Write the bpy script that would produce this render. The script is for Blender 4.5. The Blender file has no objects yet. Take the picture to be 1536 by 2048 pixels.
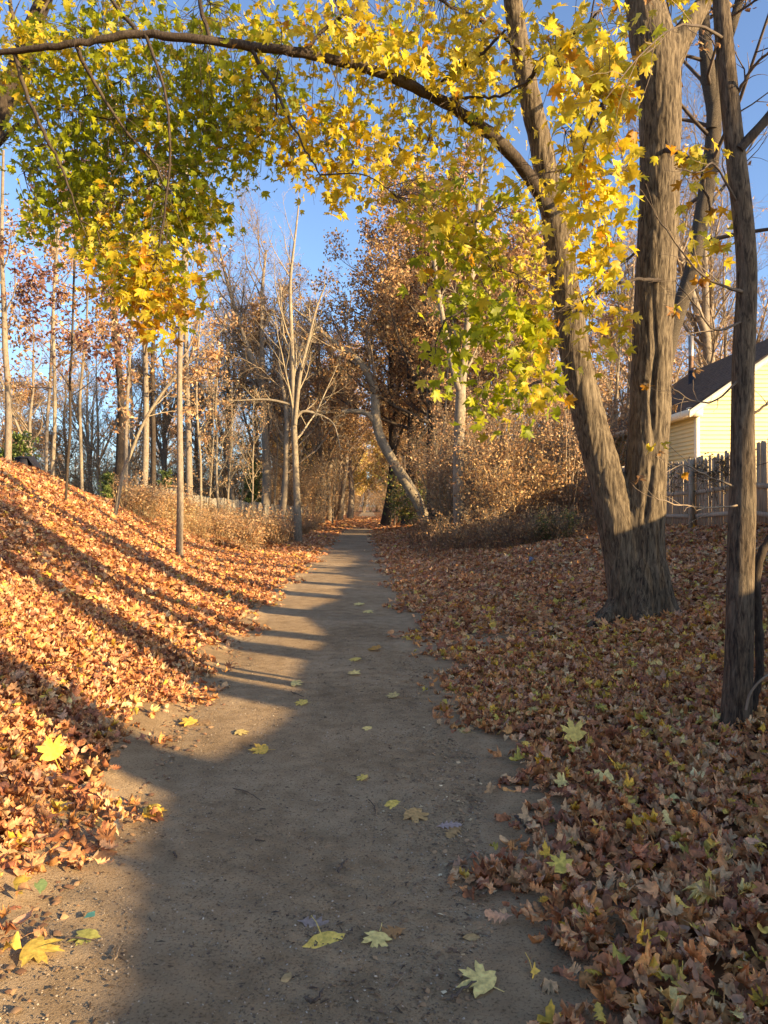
import bpy, bmesh, math, random
import numpy as np
from mathutils import Vector, Quaternion, Matrix, noise as mnoise

# ------------------------------------------------------------------ camera, sky, sun, exposure
SC = bpy.context.scene
COL = SC.collection
F, CX, HY, EYE = 1518.0, 768.0, 1012.0, 1.6      # focal length and horizon in photo pixels, eye height in metres

cam_d = bpy.data.cameras.new('camera')
cam = bpy.data.objects.new('camera', cam_d); COL.objects.link(cam)
cam.location = (0, 0, EYE); cam.rotation_euler = (math.radians(90), 0, 0)
cam_d.sensor_fit = 'VERTICAL'; cam_d.sensor_height = 24.0
cam_d.lens = F / 2048.0 * 24.0
cam_d.shift_y = -(1024.0 - HY) / 2048.0
cam_d.clip_start = 0.05; cam_d.clip_end = 3000
SC.camera = cam

SUN_EL = math.radians(16.1)
SUN_H = Vector((0.85, -0.53)).normalized()        # horizontal direction towards the sun
world = bpy.data.worlds.new('World'); SC.world = world; world.use_nodes = True
wn = world.node_tree.nodes; wl = world.node_tree.links
sky = wn.new('ShaderNodeTexSky'); sky.sky_type = 'NISHITA'; sky.sun_disc = False
sky.sun_elevation = SUN_EL
sky.sun_rotation = math.atan2(SUN_H.x, SUN_H.y)
sky.altitude = 100; sky.air_density = 0.85; sky.dust_density = 1.6; sky.ozone_density = 7.0
wl.new(sky.outputs[0], wn['Background'].inputs[0]); wn['Background'].inputs[1].default_value = 0.15
sun_d = bpy.data.lights.new('sun', 'SUN'); sun_d.energy = 4.0; sun_d.angle = math.radians(0.5); sun_d.color = (1.0, 0.90, 0.70)
sun = bpy.data.objects.new('sun', sun_d); COL.objects.link(sun)
to_sun = Vector((SUN_H.x * math.cos(SUN_EL), SUN_H.y * math.cos(SUN_EL), math.sin(SUN_EL)))
sun.rotation_euler = to_sun.to_track_quat('Z', 'Y').to_euler()
SC.view_settings.view_transform = 'Standard'; SC.view_settings.look = 'None'
SC.view_settings.gamma = 1.0; SC.view_settings.use_curve_mapping = False
SC.view_settings.exposure = 1.62
SC.view_settings.use_white_balance = True; SC.view_settings.white_balance_temperature = 10000; SC.view_settings.white_balance_tint = 15
SC.render.engine = 'CYCLES'
SC.cycles.max_bounces = 6; SC.cycles.diffuse_bounces = 3; SC.cycles.transmission_bounces = 3
SC.cycles.transparent_max_bounces = 4; SC.cycles.caustics_reflective = False; SC.cycles.caustics_refractive = False

RNG = np.random.default_rng(11)
random.seed(5)

# ------------------------------------------------------------------ helpers
def at(px, py, d):
    return np.array([(px - CX) / F * d, d, EYE - (py - HY) / F * d])

def link(name, data, parent=None):
    o = bpy.data.objects.new(name, data); COL.objects.link(o)
    if parent is not None: o.parent = parent
    return o

def tag(o, label=None, cat=None, group=None, kind=None):
    if label: o['label'] = label
    if cat: o['category'] = cat
    if group: o['group'] = group
    if kind: o['kind'] = kind
    return o

def empty(name, loc, label, cat, group=None):
    o = link(name, None); o.location = tuple(float(v) for v in loc)
    o.empty_display_size = 0.1
    return tag(o, label, cat, group)

def build_mesh(name, V, faces, mat, col=None, smooth=False):
    """faces: list of (M,k) int arrays"""
    me = bpy.data.meshes.new(name)
    V = np.asarray(V, dtype=np.float32)
    faces = [np.asarray(f, dtype=np.int32) for f in faces if len(f)]
    me.vertices.add(len(V)); me.vertices.foreach_set('co', V.ravel())
    nl = sum(f.size for f in faces); npoly = sum(len(f) for f in faces)
    me.loops.add(nl); me.polygons.add(npoly)
    me.loops.foreach_set('vertex_index', np.concatenate([f.ravel() for f in faces]))
    tot = np.concatenate([np.full(len(f), f.shape[1], dtype=np.int32) for f in faces])
    start = np.concatenate([[0], np.cumsum(tot)[:-1]]).astype(np.int32)
    me.polygons.foreach_set('loop_start', start)
    if smooth: me.polygons.foreach_set('use_smooth', np.ones(npoly, dtype=bool))
    if col is not None:
        a = me.color_attributes.new('col', 'FLOAT_COLOR', 'POINT')
        c = np.ones((len(V), 4), dtype=np.float32); c[:, :3] = col
        a.data.foreach_set('color', c.ravel())
    me.update(calc_edges=True)
    if mat is not None: me.materials.append(mat)
    return me

class MB:
    def __init__(s): s.V = []; s.Q = []; s.T = []; s.C = []; s.n = 0
    def add(s, V, quads=None, tris=None, col=None):
        V = np.asarray(V, dtype=np.float32).reshape(-1, 3)
        if quads is not None and len(quads): s.Q.append(np.asarray(quads) + s.n)
        if tris is not None and len(tris): s.T.append(np.asarray(tris) + s.n)
        s.V.append(V)
        c = np.ones((len(V), 3), dtype=np.float32)
        if col is not None: c[:] = col
        s.C.append(c); s.n += len(V); return s
    def box(s, lo, hi, col=None):
        x0, y0, z0 = lo; x1, y1, z1 = hi
        V = [(x0,y0,z0),(x1,y0,z0),(x1,y1,z0),(x0,y1,z0),(x0,y0,z1),(x1,y0,z1),(x1,y1,z1),(x0,y1,z1)]
        return s.add(V, [(0,3,2,1),(4,5,6,7),(0,1,5,4),(1,2,6,5),(2,3,7,6),(3,0,4,7)], None, col)
    def tubes(s, P, R, sides=5, col=None):
        """P (p,n,3), R (p,n)"""
        P = np.asarray(P, dtype=np.float64); R = np.asarray(R, dtype=np.float64)
        if P.ndim == 2: P = P[None]; R = R[None]
        p, n, _ = P.shape
        if p == 0: return s
        T = np.gradient(P, axis=1); T /= np.linalg.norm(T, axis=2, keepdims=True) + 1e-9
        D = P[:, -1] - P[:, 0]; D /= np.linalg.norm(D, axis=1, keepdims=True) + 1e-9
        ref = np.eye(3)[np.argmin(np.abs(D), axis=1)][:, None, :]
        U = np.cross(np.broadcast_to(ref, T.shape), T); U /= np.linalg.norm(U, axis=2, keepdims=True) + 1e-9
        W = np.cross(T, U)
        a = np.arange(sides) / sides * 2 * math.pi
        V = P[:, :, None, :] + R[:, :, None, None] * (U[:, :, None, :] * np.cos(a)[None, None, :, None] + W[:, :, None, :] * np.sin(a)[None, None, :, None])
        i = np.arange(n - 1)[:, None] * sides; j = np.arange(sides)[None, :]
        q = np.stack([i + j, i + (j + 1) % sides, i + sides + (j + 1) % sides, i + sides + j], -1).reshape(-1, 4)
        Q = (q[None] + (np.arange(p) * n * sides)[:, None, None]).reshape(-1, 4)
        return s.add(V.reshape(-1, 3), Q, None, col)
    def leaves(s, tpl, pos, basis, scale, col):
        """tpl (V,F); pos (N,3); basis (N,3,3) rows are the leaf's x,y,z axes; scale (N,)"""
        TV, TF = tpl; N = len(pos)
        if N == 0: return s
        V = np.einsum('vk,nkj->nvj', TV, basis) * np.asarray(scale)[:, None, None] + np.asarray(pos)[:, None, :]
        Fc = (TF[None] + (np.arange(N) * len(TV))[:, None, None]).reshape(-1, 3)
        c = np.repeat(np.asarray(col), len(TV), axis=0)
        return s.add(V.reshape(-1, 3), None, Fc, c)
    def mesh(s, name, mat, smooth=False, color=True):
        f = []
        if s.Q: f.append(np.concatenate(s.Q))
        if s.T: f.append(np.concatenate(s.T))
        return build_mesh(name, np.concatenate(s.V), f, mat, np.concatenate(s.C) if color else None, smooth)
    def build(s, name, mat, parent=None, smooth=False, color=True):
        return link(name, s.mesh(name, mat, smooth, color), parent)

def spline(pts, n):
    """Catmull-Rom resample of a list of points (k,m) to n points"""
    P = np.asarray(pts, dtype=float); k = len(P)
    if k < 3:
        t = np.linspace(0, 1, n)[:, None]; return P[0] * (1 - t) + P[-1] * t
    E = np.vstack([2 * P[0] - P[1], P, 2 * P[-1] - P[-2]])
    u = np.linspace(0, k - 1 - 1e-6, n); i = u.astype(int); t = (u - i)[:, None]
    a, b, c, d = E[i], E[i + 1], E[i + 2], E[i + 3]
    return 0.5 * (2 * b + (c - a) * t + (2 * a - 5 * b + 4 * c - d) * t ** 2 + (3 * b - a - 3 * c + d) * t ** 3)

def unit(v): return v / (np.linalg.norm(v, axis=-1, keepdims=True) + 1e-9)

# ------------------------------------------------------------------ materials
def new_mat(name):
    m = bpy.data.materials.new(name); m.use_nodes = True
    nt = m.node_tree; return m, nt.nodes, nt.links, nt.nodes['Principled BSDF']

def ramp(N, stops):
    r = N.new('ShaderNodeValToRGB'); e = r.color_ramp.elements
    while len(e) < len(stops): e.new(0.5)
    for k, (p, c) in enumerate(stops): e[k].position = p; e[k].color = (*c, 1)
    return r

def leaf_material(name, trans=0.35, rough=0.6, bump=0.0, scale=40, var=0.35):
    m, N, L, b = new_mat(name)
    at_ = N.new('ShaderNodeAttribute'); at_.attribute_name = 'col'
    tc = N.new('ShaderNodeNewGeometry')
    no = N.new('ShaderNodeTexNoise'); no.inputs['Scale'].default_value = scale; no.inputs['Detail'].default_value = 3
    L.new(tc.outputs['Position'], no.inputs['Vector'])
    mr = N.new('ShaderNodeMapRange'); mr.inputs[1].default_value = 0.3; mr.inputs[2].default_value = 0.7
    mr.inputs[3].default_value = 1 - var; mr.inputs[4].default_value = 1 + var
    L.new(no.outputs['Fac'], mr.inputs[0])
    mx = N.new('ShaderNodeVectorMath'); mx.operation = 'SCALE'
    L.new(at_.outputs['Color'], mx.inputs[0]); L.new(mr.outputs[0], mx.inputs['Scale'])
    L.new(mx.outputs[0], b.inputs['Base Color']); b.inputs['Roughness'].default_value = rough
    b.inputs['Specular IOR Level'].default_value = 0.3
    tr = N.new('ShaderNodeBsdfTranslucent'); L.new(mx.outputs[0], tr.inputs['Color'])
    ms = N.new('ShaderNodeMixShader'); ms.inputs[0].default_value = trans
    L.new(b.outputs[0], ms.inputs[1]); L.new(tr.outputs[0], ms.inputs[2])
    L.new(ms.outputs[0], N['Material Output'].inputs['Surface'])
    return m

def bark_material(name, c0, c1, c2, scale=14, stretch=5.0, bump=0.6, dist=0.02, patch=0.0, patch_col=(0.4, 0.36, 0.3), lo=.30, hi=.72):
    m, N, L, b = new_mat(name)
    tc = N.new('ShaderNodeTexCoord'); mp = N.new('ShaderNodeMapping')
    mp.inputs['Scale'].default_value = (stretch, stretch, 1.0)
    L.new(tc.outputs['Object'], mp.inputs[0])
    no = N.new('ShaderNodeTexNoise'); no.inputs['Scale'].default_value = scale / stretch * 2; no.inputs['Detail'].default_value = 6; no.inputs['Roughness'].default_value = 0.65
    no.inputs['Distortion'].default_value = 0.6
    L.new(mp.outputs[0], no.inputs['Vector'])
    r = ramp(N, [(lo, c0), (0.5, c1), (hi, c2)]); L.new(no.outputs['Fac'], r.inputs[0])
    big = N.new('ShaderNodeTexNoise'); big.inputs['Scale'].default_value = 2.3; big.inputs['Detail'].default_value = 5
    L.new(tc.outputs['Object'], big.inputs['Vector'])
    rr = ramp(N, [(0.52, (0, 0, 0)), (0.68, (1, 1, 1))]); L.new(big.outputs['Fac'], rr.inputs[0])
    mul = N.new('ShaderNodeMath'); mul.operation = 'MULTIPLY'; mul.inputs[1].default_value = patch
    L.new(rr.outputs[0], mul.inputs[0])
    mx = N.new('ShaderNodeMixRGB'); mx.inputs[2].default_value = (*patch_col, 1)
    L.new(mul.outputs[0], mx.inputs[0]); L.new(r.outputs[0], mx.inputs[1])
    L.new(mx.outputs[0], b.inputs['Base Color']); b.inputs['Roughness'].default_value = 0.9
    b.inputs['Specular IOR Level'].default_value = 0.15
    bp = N.new('ShaderNodeBump'); bp.inputs['Strength'].default_value = bump; bp.inputs['Distance'].default_value = dist
    L.new(no.outputs['Fac'], bp.inputs['Height']); L.new(bp.outputs[0], b.inputs['Normal'])
    return m

def plain(name, c, rough=0.7, var=0.25, scale=8.0, stretch=(1, 1, 1), bump=0.2, metal=0.0, dist=0.01):
    m, N, L, b = new_mat(name)
    tc = N.new('ShaderNodeNewGeometry'); mp = N.new('ShaderNodeMapping'); mp.inputs['Scale'].default_value = stretch
    L.new(tc.outputs['Position'], mp.inputs[0])
    no = N.new('ShaderNodeTexNoise'); no.inputs['Scale'].default_value = scale; no.inputs['Detail'].default_value = 6
    L.new(mp.outputs[0], no.inputs['Vector'])
    lo = tuple(v * (1 - var) for v in c); hi = tuple(min(1, v * (1 + var)) for v in c)
    r = ramp(N, [(0.3, lo), (0.7, hi)]); L.new(no.outputs['Fac'], r.inputs[0])
    L.new(r.outputs[0], b.inputs['Base Color']); b.inputs['Roughness'].default_value = rough; b.inputs['Metallic'].default_value = metal
    b.inputs['Specular IOR Level'].default_value = 0.3
    bp = N.new('ShaderNodeBump'); bp.inputs['Strength'].default_value = bump; bp.inputs['Distance'].default_value = dist
    L.new(no.outputs['Fac'], bp.inputs['Height']); L.new(bp.outputs[0], b.inputs['Normal'])
    return m

def path_material():
    m, N, L, b = new_mat('trodden_dirt')
    g = N.new('ShaderNodeNewGeometry')
    def nz(scale, det=5, rough=0.55):
        n = N.new('ShaderNodeTexNoise'); n.inputs['Scale'].default_value = scale; n.inputs['Detail'].default_value = det
        n.inputs['Roughness'].default_value = rough; L.new(g.outputs['Position'], n.inputs['Vector']); return n
    big, mid, fine = nz(0.9), nz(7, 6), nz(85, 5, 0.75)
    r1 = ramp(N, [(0.3, (0.31, 0.212, 0.122)), (0.5, (0.40, 0.278, 0.162)), (0.7, (0.48, 0.34, 0.205))]); L.new(big.outputs['Fac'], r1.inputs[0])
    r2 = ramp(N, [(0.3, (0.72, 0.70, 0.68)), (0.6, (1, 1, 1)), (0.8, (1.12, 1.1, 1.06))]); L.new(mid.outputs['Fac'], r2.inputs[0])
    m1 = N.new('ShaderNodeMixRGB'); m1.blend_type = 'MULTIPLY'; m1.inputs[0].default_value = 1
    L.new(r1.outputs[0], m1.inputs[1]); L.new(r2.outputs[0], m1.inputs[2])
    r3 = ramp(N, [(0.34, (0.32, 0.30, 0.29)), (0.47, (1, 1, 1)), (0.64, (1.0, 1.0, 1.0)), (0.72, (1.9, 1.85, 1.75))]); L.new(fine.outputs['Fac'], r3.inputs[0])
    m2 = N.new('ShaderNodeMixRGB'); m2.blend_type = 'MULTIPLY'; m2.inputs[0].default_value = 1
    L.new(m1.outputs[0], m2.inputs[1]); L.new(r3.outputs[0], m2.inputs[2])
    L.new(m2.outputs[0], b.inputs['Base Color']); b.inputs['Roughness'].default_value = 0.95; b.inputs['Specular IOR Level'].default_value = 0.1
    ad = N.new('ShaderNodeMath'); ad.operation = 'ADD'
    s1 = N.new('ShaderNodeMath'); s1.operation = 'MULTIPLY'; s1.inputs[1].default_value = 0.5
    L.new(mid.outputs['Fac'], s1.inputs[0]); L.new(s1.outputs[0], ad.inputs[0])
    L.new(fine.outputs['Fac'], ad.inputs[1])
    bp = N.new('ShaderNodeBump'); bp.inputs['Strength'].default_value = 0.9; bp.inputs['Distance'].default_value = 0.012
    L.new(ad.outputs[0], bp.inputs['Height']); L.new(bp.outputs[0], b.inputs['Normal'])
    return m

def ground_material():
    m, N, L, b = new_mat('leaf_mould')
    g = N.new('ShaderNodeNewGeometry')
    vo = N.new('ShaderNodeTexVoronoi'); vo.inputs['Scale'].default_value = 9; L.new(g.outputs['Position'], vo.inputs['Vector'])
    r = ramp(N, [(0.0, (0.10, 0.045, 0.025)), (0.35, (0.22, 0.10, 0.045)), (0.65, (0.30, 0.15, 0.07)), (1.0, (0.36, 0.20, 0.10))])
    sx = N.new('ShaderNodeSeparateColor'); L.new(vo.outputs['Color'], sx.inputs[0]); L.new(sx.outputs[0], r.inputs[0])
    no = N.new('ShaderNodeTexNoise'); no.inputs['Scale'].default_value = 0.35; no.inputs['Detail'].default_value = 5; L.new(g.outputs['Position'], no.inputs['Vector'])
    r2 = ramp(N, [(0.3, (0.6, 0.6, 0.6)), (0.7, (1.1, 1.05, 1.0))]); L.new(no.outputs['Fac'], r2.inputs[0])
    mx = N.new('ShaderNodeMixRGB'); mx.blend_type = 'MULTIPLY'; mx.inputs[0].default_value = 1
    L.new(r.outputs[0], mx.inputs[1]); L.new(r2.outputs[0], mx.inputs[2])
    L.new(mx.outputs[0], b.inputs['Base Color']); b.inputs['Roughness'].default_value = 0.95; b.inputs['Specular IOR Level'].default_value = 0.1
    bp = N.new('ShaderNodeBump'); bp.inputs['Strength'].default_value = 1.0; bp.inputs['Distance'].default_value = 0.05
    L.new(vo.outputs['Distance'], bp.inputs['Height']); L.new(bp.outputs[0], b.inputs['Normal'])
    return m

M_PATH = path_material(); M_GROUND = ground_material()
M_LITTER = leaf_material('dry_leaf', 0.22, 0.62, scale=60, var=0.3)
M_MAPLE = leaf_material('maple_leaf', 0.62, 0.45, scale=22, var=0.22)
M_BROWN = leaf_material('brown_leaf', 0.35, 0.6, scale=9, var=0.25)
M_NEEDLE = leaf_material('evergreen', 0.25, 0.6, scale=9, var=0.3)
M_BARK = bark_material('maple_bark', (0.042, 0.030, 0.020), (0.110, 0.082, 0.053), (0.180, 0.137, 0.089), 19, 6, 0.8, 0.016, 0.25, (0.27, 0.21, 0.14), .38, .62)
M_BARK_DARK = bark_material('dark_bark', (0.022, 0.016, 0.012), (0.055, 0.040, 0.029), (0.100, 0.075, 0.054), 30, 5, 0.6, 0.012, 0.3, (0.12, 0.095, 0.068))
M_BARK_SLIM = bark_material('slim_bark', (0.036, 0.026, 0.018), (0.095, 0.069, 0.046), (0.165, 0.122, 0.080), 28, 6, 0.9, 0.014, 0.3, (0.20, 0.17, 0.12), .38, .64)
M_BARK_ROUGH = bark_material('rough_bark', (0.035, 0.027, 0.02), (0.10, 0.078, 0.055), (0.19, 0.152, 0.108), 60, 2, 0.9, 0.03)
M_BARK_GREY = bark_material('grey_bark', (0.13, 0.10, 0.07), (0.23, 0.18, 0.13), (0.33, 0.27, 0.19), 16, 3, 0.4, 0.012, 0.3, (0.36, 0.31, 0.23))
M_BARK_PALE = bark_material('pale_bark', (0.13, 0.10, 0.068), (0.24, 0.19, 0.13), (0.34, 0.275, 0.19), 10, 2, 0.4, 0.015, 0.5, (0.38, 0.32, 0.23))
M_TWIG = plain('twig_bark', (0.24, 0.175, 0.115), 0.85, 0.3, 6)
M_TWIG_DARK = plain('dark_twig', (0.095, 0.07, 0.05), 0.85, 0.3, 6)
M_TWIG_PALE = plain('pale_twig', (0.30, 0.235, 0.15), 0.85, 0.25, 6)
M_STICK = plain('old_stick', (0.11, 0.08, 0.058), 0.9, 0.3, 30)
M_WEED = leaf_material('dry_weed', 0.3, 0.7, scale=6, var=0.2)
M_CHIP = leaf_material('chips', 0.0, 0.8, scale=30, var=0.15)
M_FENCE = plain('weathered_board', (0.40, 0.30, 0.205), 0.9, 0.4, 4, (9, 9, 0.7), 0.4)
M_FENCE_PALE = plain('pale_board', (0.30, 0.26, 0.20), 0.9, 0.3, 4, (9, 9, 0.7), 0.3)
M_SIDING = plain('cream_siding', (0.80, 0.68, 0.36), 0.55, 0.05, 1.5, (1, 1, 1), 0.05)
M_TRIM = plain('cream_trim', (0.80, 0.72, 0.52), 0.5, 0.05, 3)
M_ROOF = plain('dark_shingle', (0.12, 0.085, 0.06), 0.9, 0.4, 9, (1, 1, 1), 0.5)
M_PIPE = plain('dull_metal', (0.35, 0.30, 0.25), 0.45, 0.3, 5, (1, 1, 1), 0.1, 0.7)
M_RUST = plain('rusty_metal', (0.22, 0.12, 0.07), 0.7, 0.4, 8)
M_BLUE = plain('blue_plastic', (0.10, 0.15, 0.21), 0.4, 0.3, 20)
M_BLACK = plain('black_cover', (0.02, 0.02, 0.025), 0.5, 0.3, 8)
M_TEAL = plain('teal_plastic', (0.05, 0.20, 0.17), 0.6, 0.2, 20)

# ------------------------------------------------------------------ ground shape
def smooth(t): t = np.clip(t, 0, 1); return t * t * (3 - 2 * t)
PY = np.array([-60, 0, 2.4, 5, 8.4, 12.9, 27.6, 45, 85, 150, 300, 900])
PXC = np.array([0.2, -0.40, -0.46, -0.47, -0.66, -0.83, -1.20, -1.65, -2.05, -3.4, -7, -20])
PHW = np.array([1.1, 0.90, 0.92, 1.02, 1.05, 1.0, 0.85, 0.90, 1.0, 1.0, 1.0, 1.0])
def path_c(y): return np.interp(y, PY, PXC)
def path_h(y): return np.interp(y, PY, PHW)

def ground_z(x, y):
    x = np.asarray(x, dtype=float); y = np.asarray(y, dtype=float)
    c, h = path_c(y), path_h(y)
    u = (c - h) - x                                    # metres left of the path's left edge
    u0 = np.interp(y, [0, 7, 12, 18, 25, 40, 70], [0.05, 0.1, 0.8, 2.4, 3.4, 3.0, 2.0])
    S = np.interp(y, [0, 6, 12, 18, 26, 40, 70], [0.40, 0.42, 0.47, 0.56, 0.45, 0.28, 0.2])
    H = np.interp(y, [0, 20, 24, 28, 34, 42, 60, 120], [3.5, 3.4, 2.9, 2.1, 1.35, 0.95, 0.6, 0.5])
    s = u - u0; k = 0.55
    rise = S * np.where(s > 6, s, k * np.log1p(np.exp(np.clip(s / k, -30, 30))))
    rise = np.where(u > 0, rise - S * k * np.log1p(np.exp(-u0 / k)), 0); rise = np.maximum(rise, 0)
    m = 0.5
    left = -m * np.log(np.exp(-np.clip(rise, 0, 40) / m) + np.exp(-H / m)) + m * np.log(1 + np.exp(-H / m))
    left = np.where(u > 14, left - 0.06 * np.minimum(u - 14, 15), left)
    v = x - (c + h)
    G = np.interp(y, [0, 20, 45, 80, 150], [1.0, 0.95, 0.75, 0.5, 0.4])
    right = G * smooth(np.maximum(v, 0) / 8.5) * 1.25
    z = np.where(u > 0, left, np.where(v > 0, right, 0))
    e = smooth(np.minimum(np.maximum(u, v), 3) / 3)     # gentle relief away from the path
    z = z + e * 0.07 * (np.sin(x * 1.1 + 0.7 * np.sin(y * 0.5)) * np.cos(y * 0.83 + 1) + 0.6 * np.sin(x * 2.3 + y * 1.7))
    return z

def grid_axis(lo, hi, step, far_lo, far_hi, g=1.22):
    a = list(np.arange(lo, hi + 1e-6, step)); s = step
    while a[-1] < far_hi: s *= g; a.append(a[-1] + s)
    s = step
    while a[0] > far_lo: s *= g; a.insert(0, a[0] - s)
    return np.array(a)
gx = grid_axis(-14, 9, 0.2, -900, 900); gy = grid_axis(-4, 45, 0.25, -150, 1500)
X, Y = np.meshgrid(gx, gy, indexing='ij'); Zg = ground_z(X, Y)
nx, ny = X.shape; idx = np.arange(nx * ny).reshape(nx, ny)
Qg = np.stack([idx[:-1, :-1], idx[1:, :-1], idx[1:, 1:], idx[:-1, 1:]], -1).reshape(-1, 4)
ground = link('ground', build_mesh('ground', np.stack([X, Y, Zg], -1).reshape(-1, 3), [Qg], M_GROUND, smooth=True))
tag(ground, 'wooded ground of leaf mould with a bank rising beside the path', kind='structure')

py_ = grid_axis(-4, 40, 0.12, -30, 260, 1.1); nu = 45
uu = np.linspace(-1.30, 1.50, nu)
Pm, Um = np.meshgrid(py_, uu, indexing='ij')
wob = 0.07 * np.sin(Pm * 1.9) + 0.05 * np.sin(Pm * 4.3 + 1)
Xp = path_c(Pm) + Um * (path_h(Pm) + wob * np.sign(Um) * np.minimum(np.abs(Um), 1) ** 3)
bmp = np.array([mnoise.noise(Vector((a * 2.2, b * 1.3, 0.3))) + 0.5 * mnoise.noise(Vector((a * 7, b * 6, 2.3))) for a, b in zip(Xp.ravel(), Pm.ravel())]).reshape(Xp.shape)
Zp = np.maximum(ground_z(Xp, Pm), 0) + 0.016 + 0.008 * bmp + 0.016 * np.clip((np.abs(Um) - 0.95) / 0.1, 0, 1) 
n1, n2 = Xp.shape; idx = np.arange(n1 * n2).reshape(n1, n2)
Qp = np.stack([idx[:-1, :-1], idx[:-1, 1:], idx[1:, 1:], idx[1:, :-1]], -1).reshape(-1, 4)
path = link('path', build_mesh('path', np.stack([Xp, Pm, Zp], -1).reshape(-1, 3), [Qp], M_PATH, smooth=True))
tag(path, 'narrow trodden dirt path running straight into the wood', kind='structure')
ex = np.linspace(-.15, 2.1, 40); ey = np.linspace(7.7, 9.7, 36); EX, EY = np.meshgrid(ex, ey, indexing='ij')
er = ((EX - 1.0) / 1.1) ** 2 + ((EY - 8.7) / .95) ** 2
EZ = np.maximum(ground_z(EX, EY), 0) + .030 - .05 * smooth((er - .55) / .45) + .006 * np.sin(EX * 9) * np.sin(EY * 11)
idx = np.arange(EX.size).reshape(EX.shape)
earth = link('bare_earth', build_mesh('bare_earth', np.stack([EX, EY, EZ], -1).reshape(-1, 3), [np.stack([idx[:-1, :-1], idx[1:, :-1], idx[1:, 1:], idx[:-1, 1:]], -1).reshape(-1, 4)], M_PATH, smooth=True))
tag(earth, 'patch of bare trodden earth off the right edge of the path', kind='structure')
def path_z(x, y): return float(ground_z(x, y)) + 0.02

# ------------------------------------------------------------------ leaf shapes
def star_tpl(ang, rad, fold=0.0, bendy=0.0, bendx=0.0, noise_a=0.0, seed=0, c=0.35):
    r = np.random.default_rng(seed)
    pts = [(0.0, c)]
    A = [(a, q) for a, q in zip(ang, rad)] + [(360 - a, q) for a, q in reversed(list(zip(ang, rad))) if 0 < a < 180]
    for a, q in A:
        t = math.radians(a); pts.append((q * math.sin(t), c + q * math.cos(t)))
    P = np.array(pts); n = len(P) - 1
    z = fold * np.abs(P[:, 0]) + bendy * (P[:, 1] - c) ** 2 + bendx * P[:, 0] ** 2 + noise_a * r.standard_normal(len(P)); z[0] = 0
    V = np.column_stack([P, z])
    Fc = np.array([(0, 1 + (k + 1) % n, 1 + k) for k in range(n)])
    return V, Fc

FULL_A = [0, 8, 15, 26, 37, 46, 54, 63, 77, 90, 102, 114, 128, 150, 172]
FULL_R = [.65, .46, .49, .25, .44, .63, .48, .50, .27, .40, .52, .38, .38, .33, .31]
MID_A = [0, 11, 26, 45, 60, 77, 102, 145]
MID_R = [.65, .46, .25, .62, .47, .28, .50, .35]
LOW_A = [0, 27, 46, 76, 105, 160]
LOW_R = [.65, .27, .60, .30, .46, .33]
def curl(tpl, ky, kx, tw=0.0):
    V, Fc = tpl; V = V.copy()
    y = V[:, 1] - 0.35
    if abs(ky) > 1e-3:
        V[:, 1] = 0.35 + np.sin(ky * y) / ky; V[:, 2] += (1 - np.cos(ky * y)) / ky
    x = V[:, 0]
    if abs(kx) > 1e-3:
        z = V[:, 2]; V[:, 2] = z + (1 - np.cos(kx * x)) / kx; V[:, 0] = np.sin(kx * x) / kx
    V[:, 2] += tw * x * y
    return V, Fc
def oak_tpl(ky=0, kx=0, tw=0, low=False):
    if low:
        ys = [0, .25, .5, .62, .8, 1]; w = [.02, .20, .10, .26, .12, 0]
    else:
        ys = [0, .14, .22, .30, .40, .48, .58, .66, .78, .85, .93, 1]; w = [.012, .04, .19, .06, .29, .08, .30, .09, .22, .10, .12, 0]
    V = []; Fc = []
    for k, (y, a) in enumerate(zip(ys, w)):
        dy = 0.05 if a > 0.15 else 0
        V += [(-a, y + dy, 0), (0, y, 0), (a, y + dy, 0)]
    for k in range(len(ys) - 1):
        i = 3 * k
        Fc += [(i, i + 1, i + 4), (i, i + 4, i + 3), (i + 1, i + 2, i + 5), (i + 1, i + 5, i + 4)]
    V = np.array(V, float); V[:, 1] -= 0.15
    return curl((V, np.array(Fc)), ky, kx, tw)
def ovate_tpl(ky=0, kx=0, tw=0):
    ys = [0, .3, .65, 1]; w = [.03, .27, .24, 0]
    V = []; Fc = []
    for y, a in zip(ys, w): V += [(-a, y, 0), (0, y, -0.02), (a, y, 0)]
    for k in range(3):
        i = 3 * k; Fc += [(i, i + 1, i + 4), (i, i + 4, i + 3), (i + 1, i + 2, i + 5), (i + 1, i + 5, i + 4)]
    V = np.array(V, float); V[:, 1] -= 0.1
    return curl((V, np.array(Fc)), ky, kx, tw)
QUAD = (np.array([(-.28, 0, 0), (0, .1, -.1), (.28, 0.05, 0), (.2, .6, 0.05), (0, 1.0, -.12), (-.24, .55, .06)]) - np.array([0, .3, 0]), np.array([(0, 1, 5), (1, 4, 5), (1, 2, 3), (1, 3, 4)]))
SPECK = (np.array([(-.3, 0, 0), (.3, .1, 0.05), (.05, .9, 0.1), (-.25, .6, -.1)]) - np.array([0, .35, 0]), np.array([(0, 1, 2), (0, 2, 3)]))
def with_stem(tpl, length=0.45, w=0.018):
    V, Fc = tpl; n = len(V)
    S = np.array([(-w, 0.05, 0), (w, 0.05, 0), (w * .7, -length * .5, .03), (-w * .7, -length * .5, .03), (w * .6 + .03, -length, .0), (-w * .6 + .03, -length, .0)])
    return np.vstack([V, S]), np.vstack([Fc, [(n, n + 1, n + 2), (n, n + 2, n + 3), (n + 3, n + 2, n + 4), (n + 3, n + 4, n + 5)]])

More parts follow.
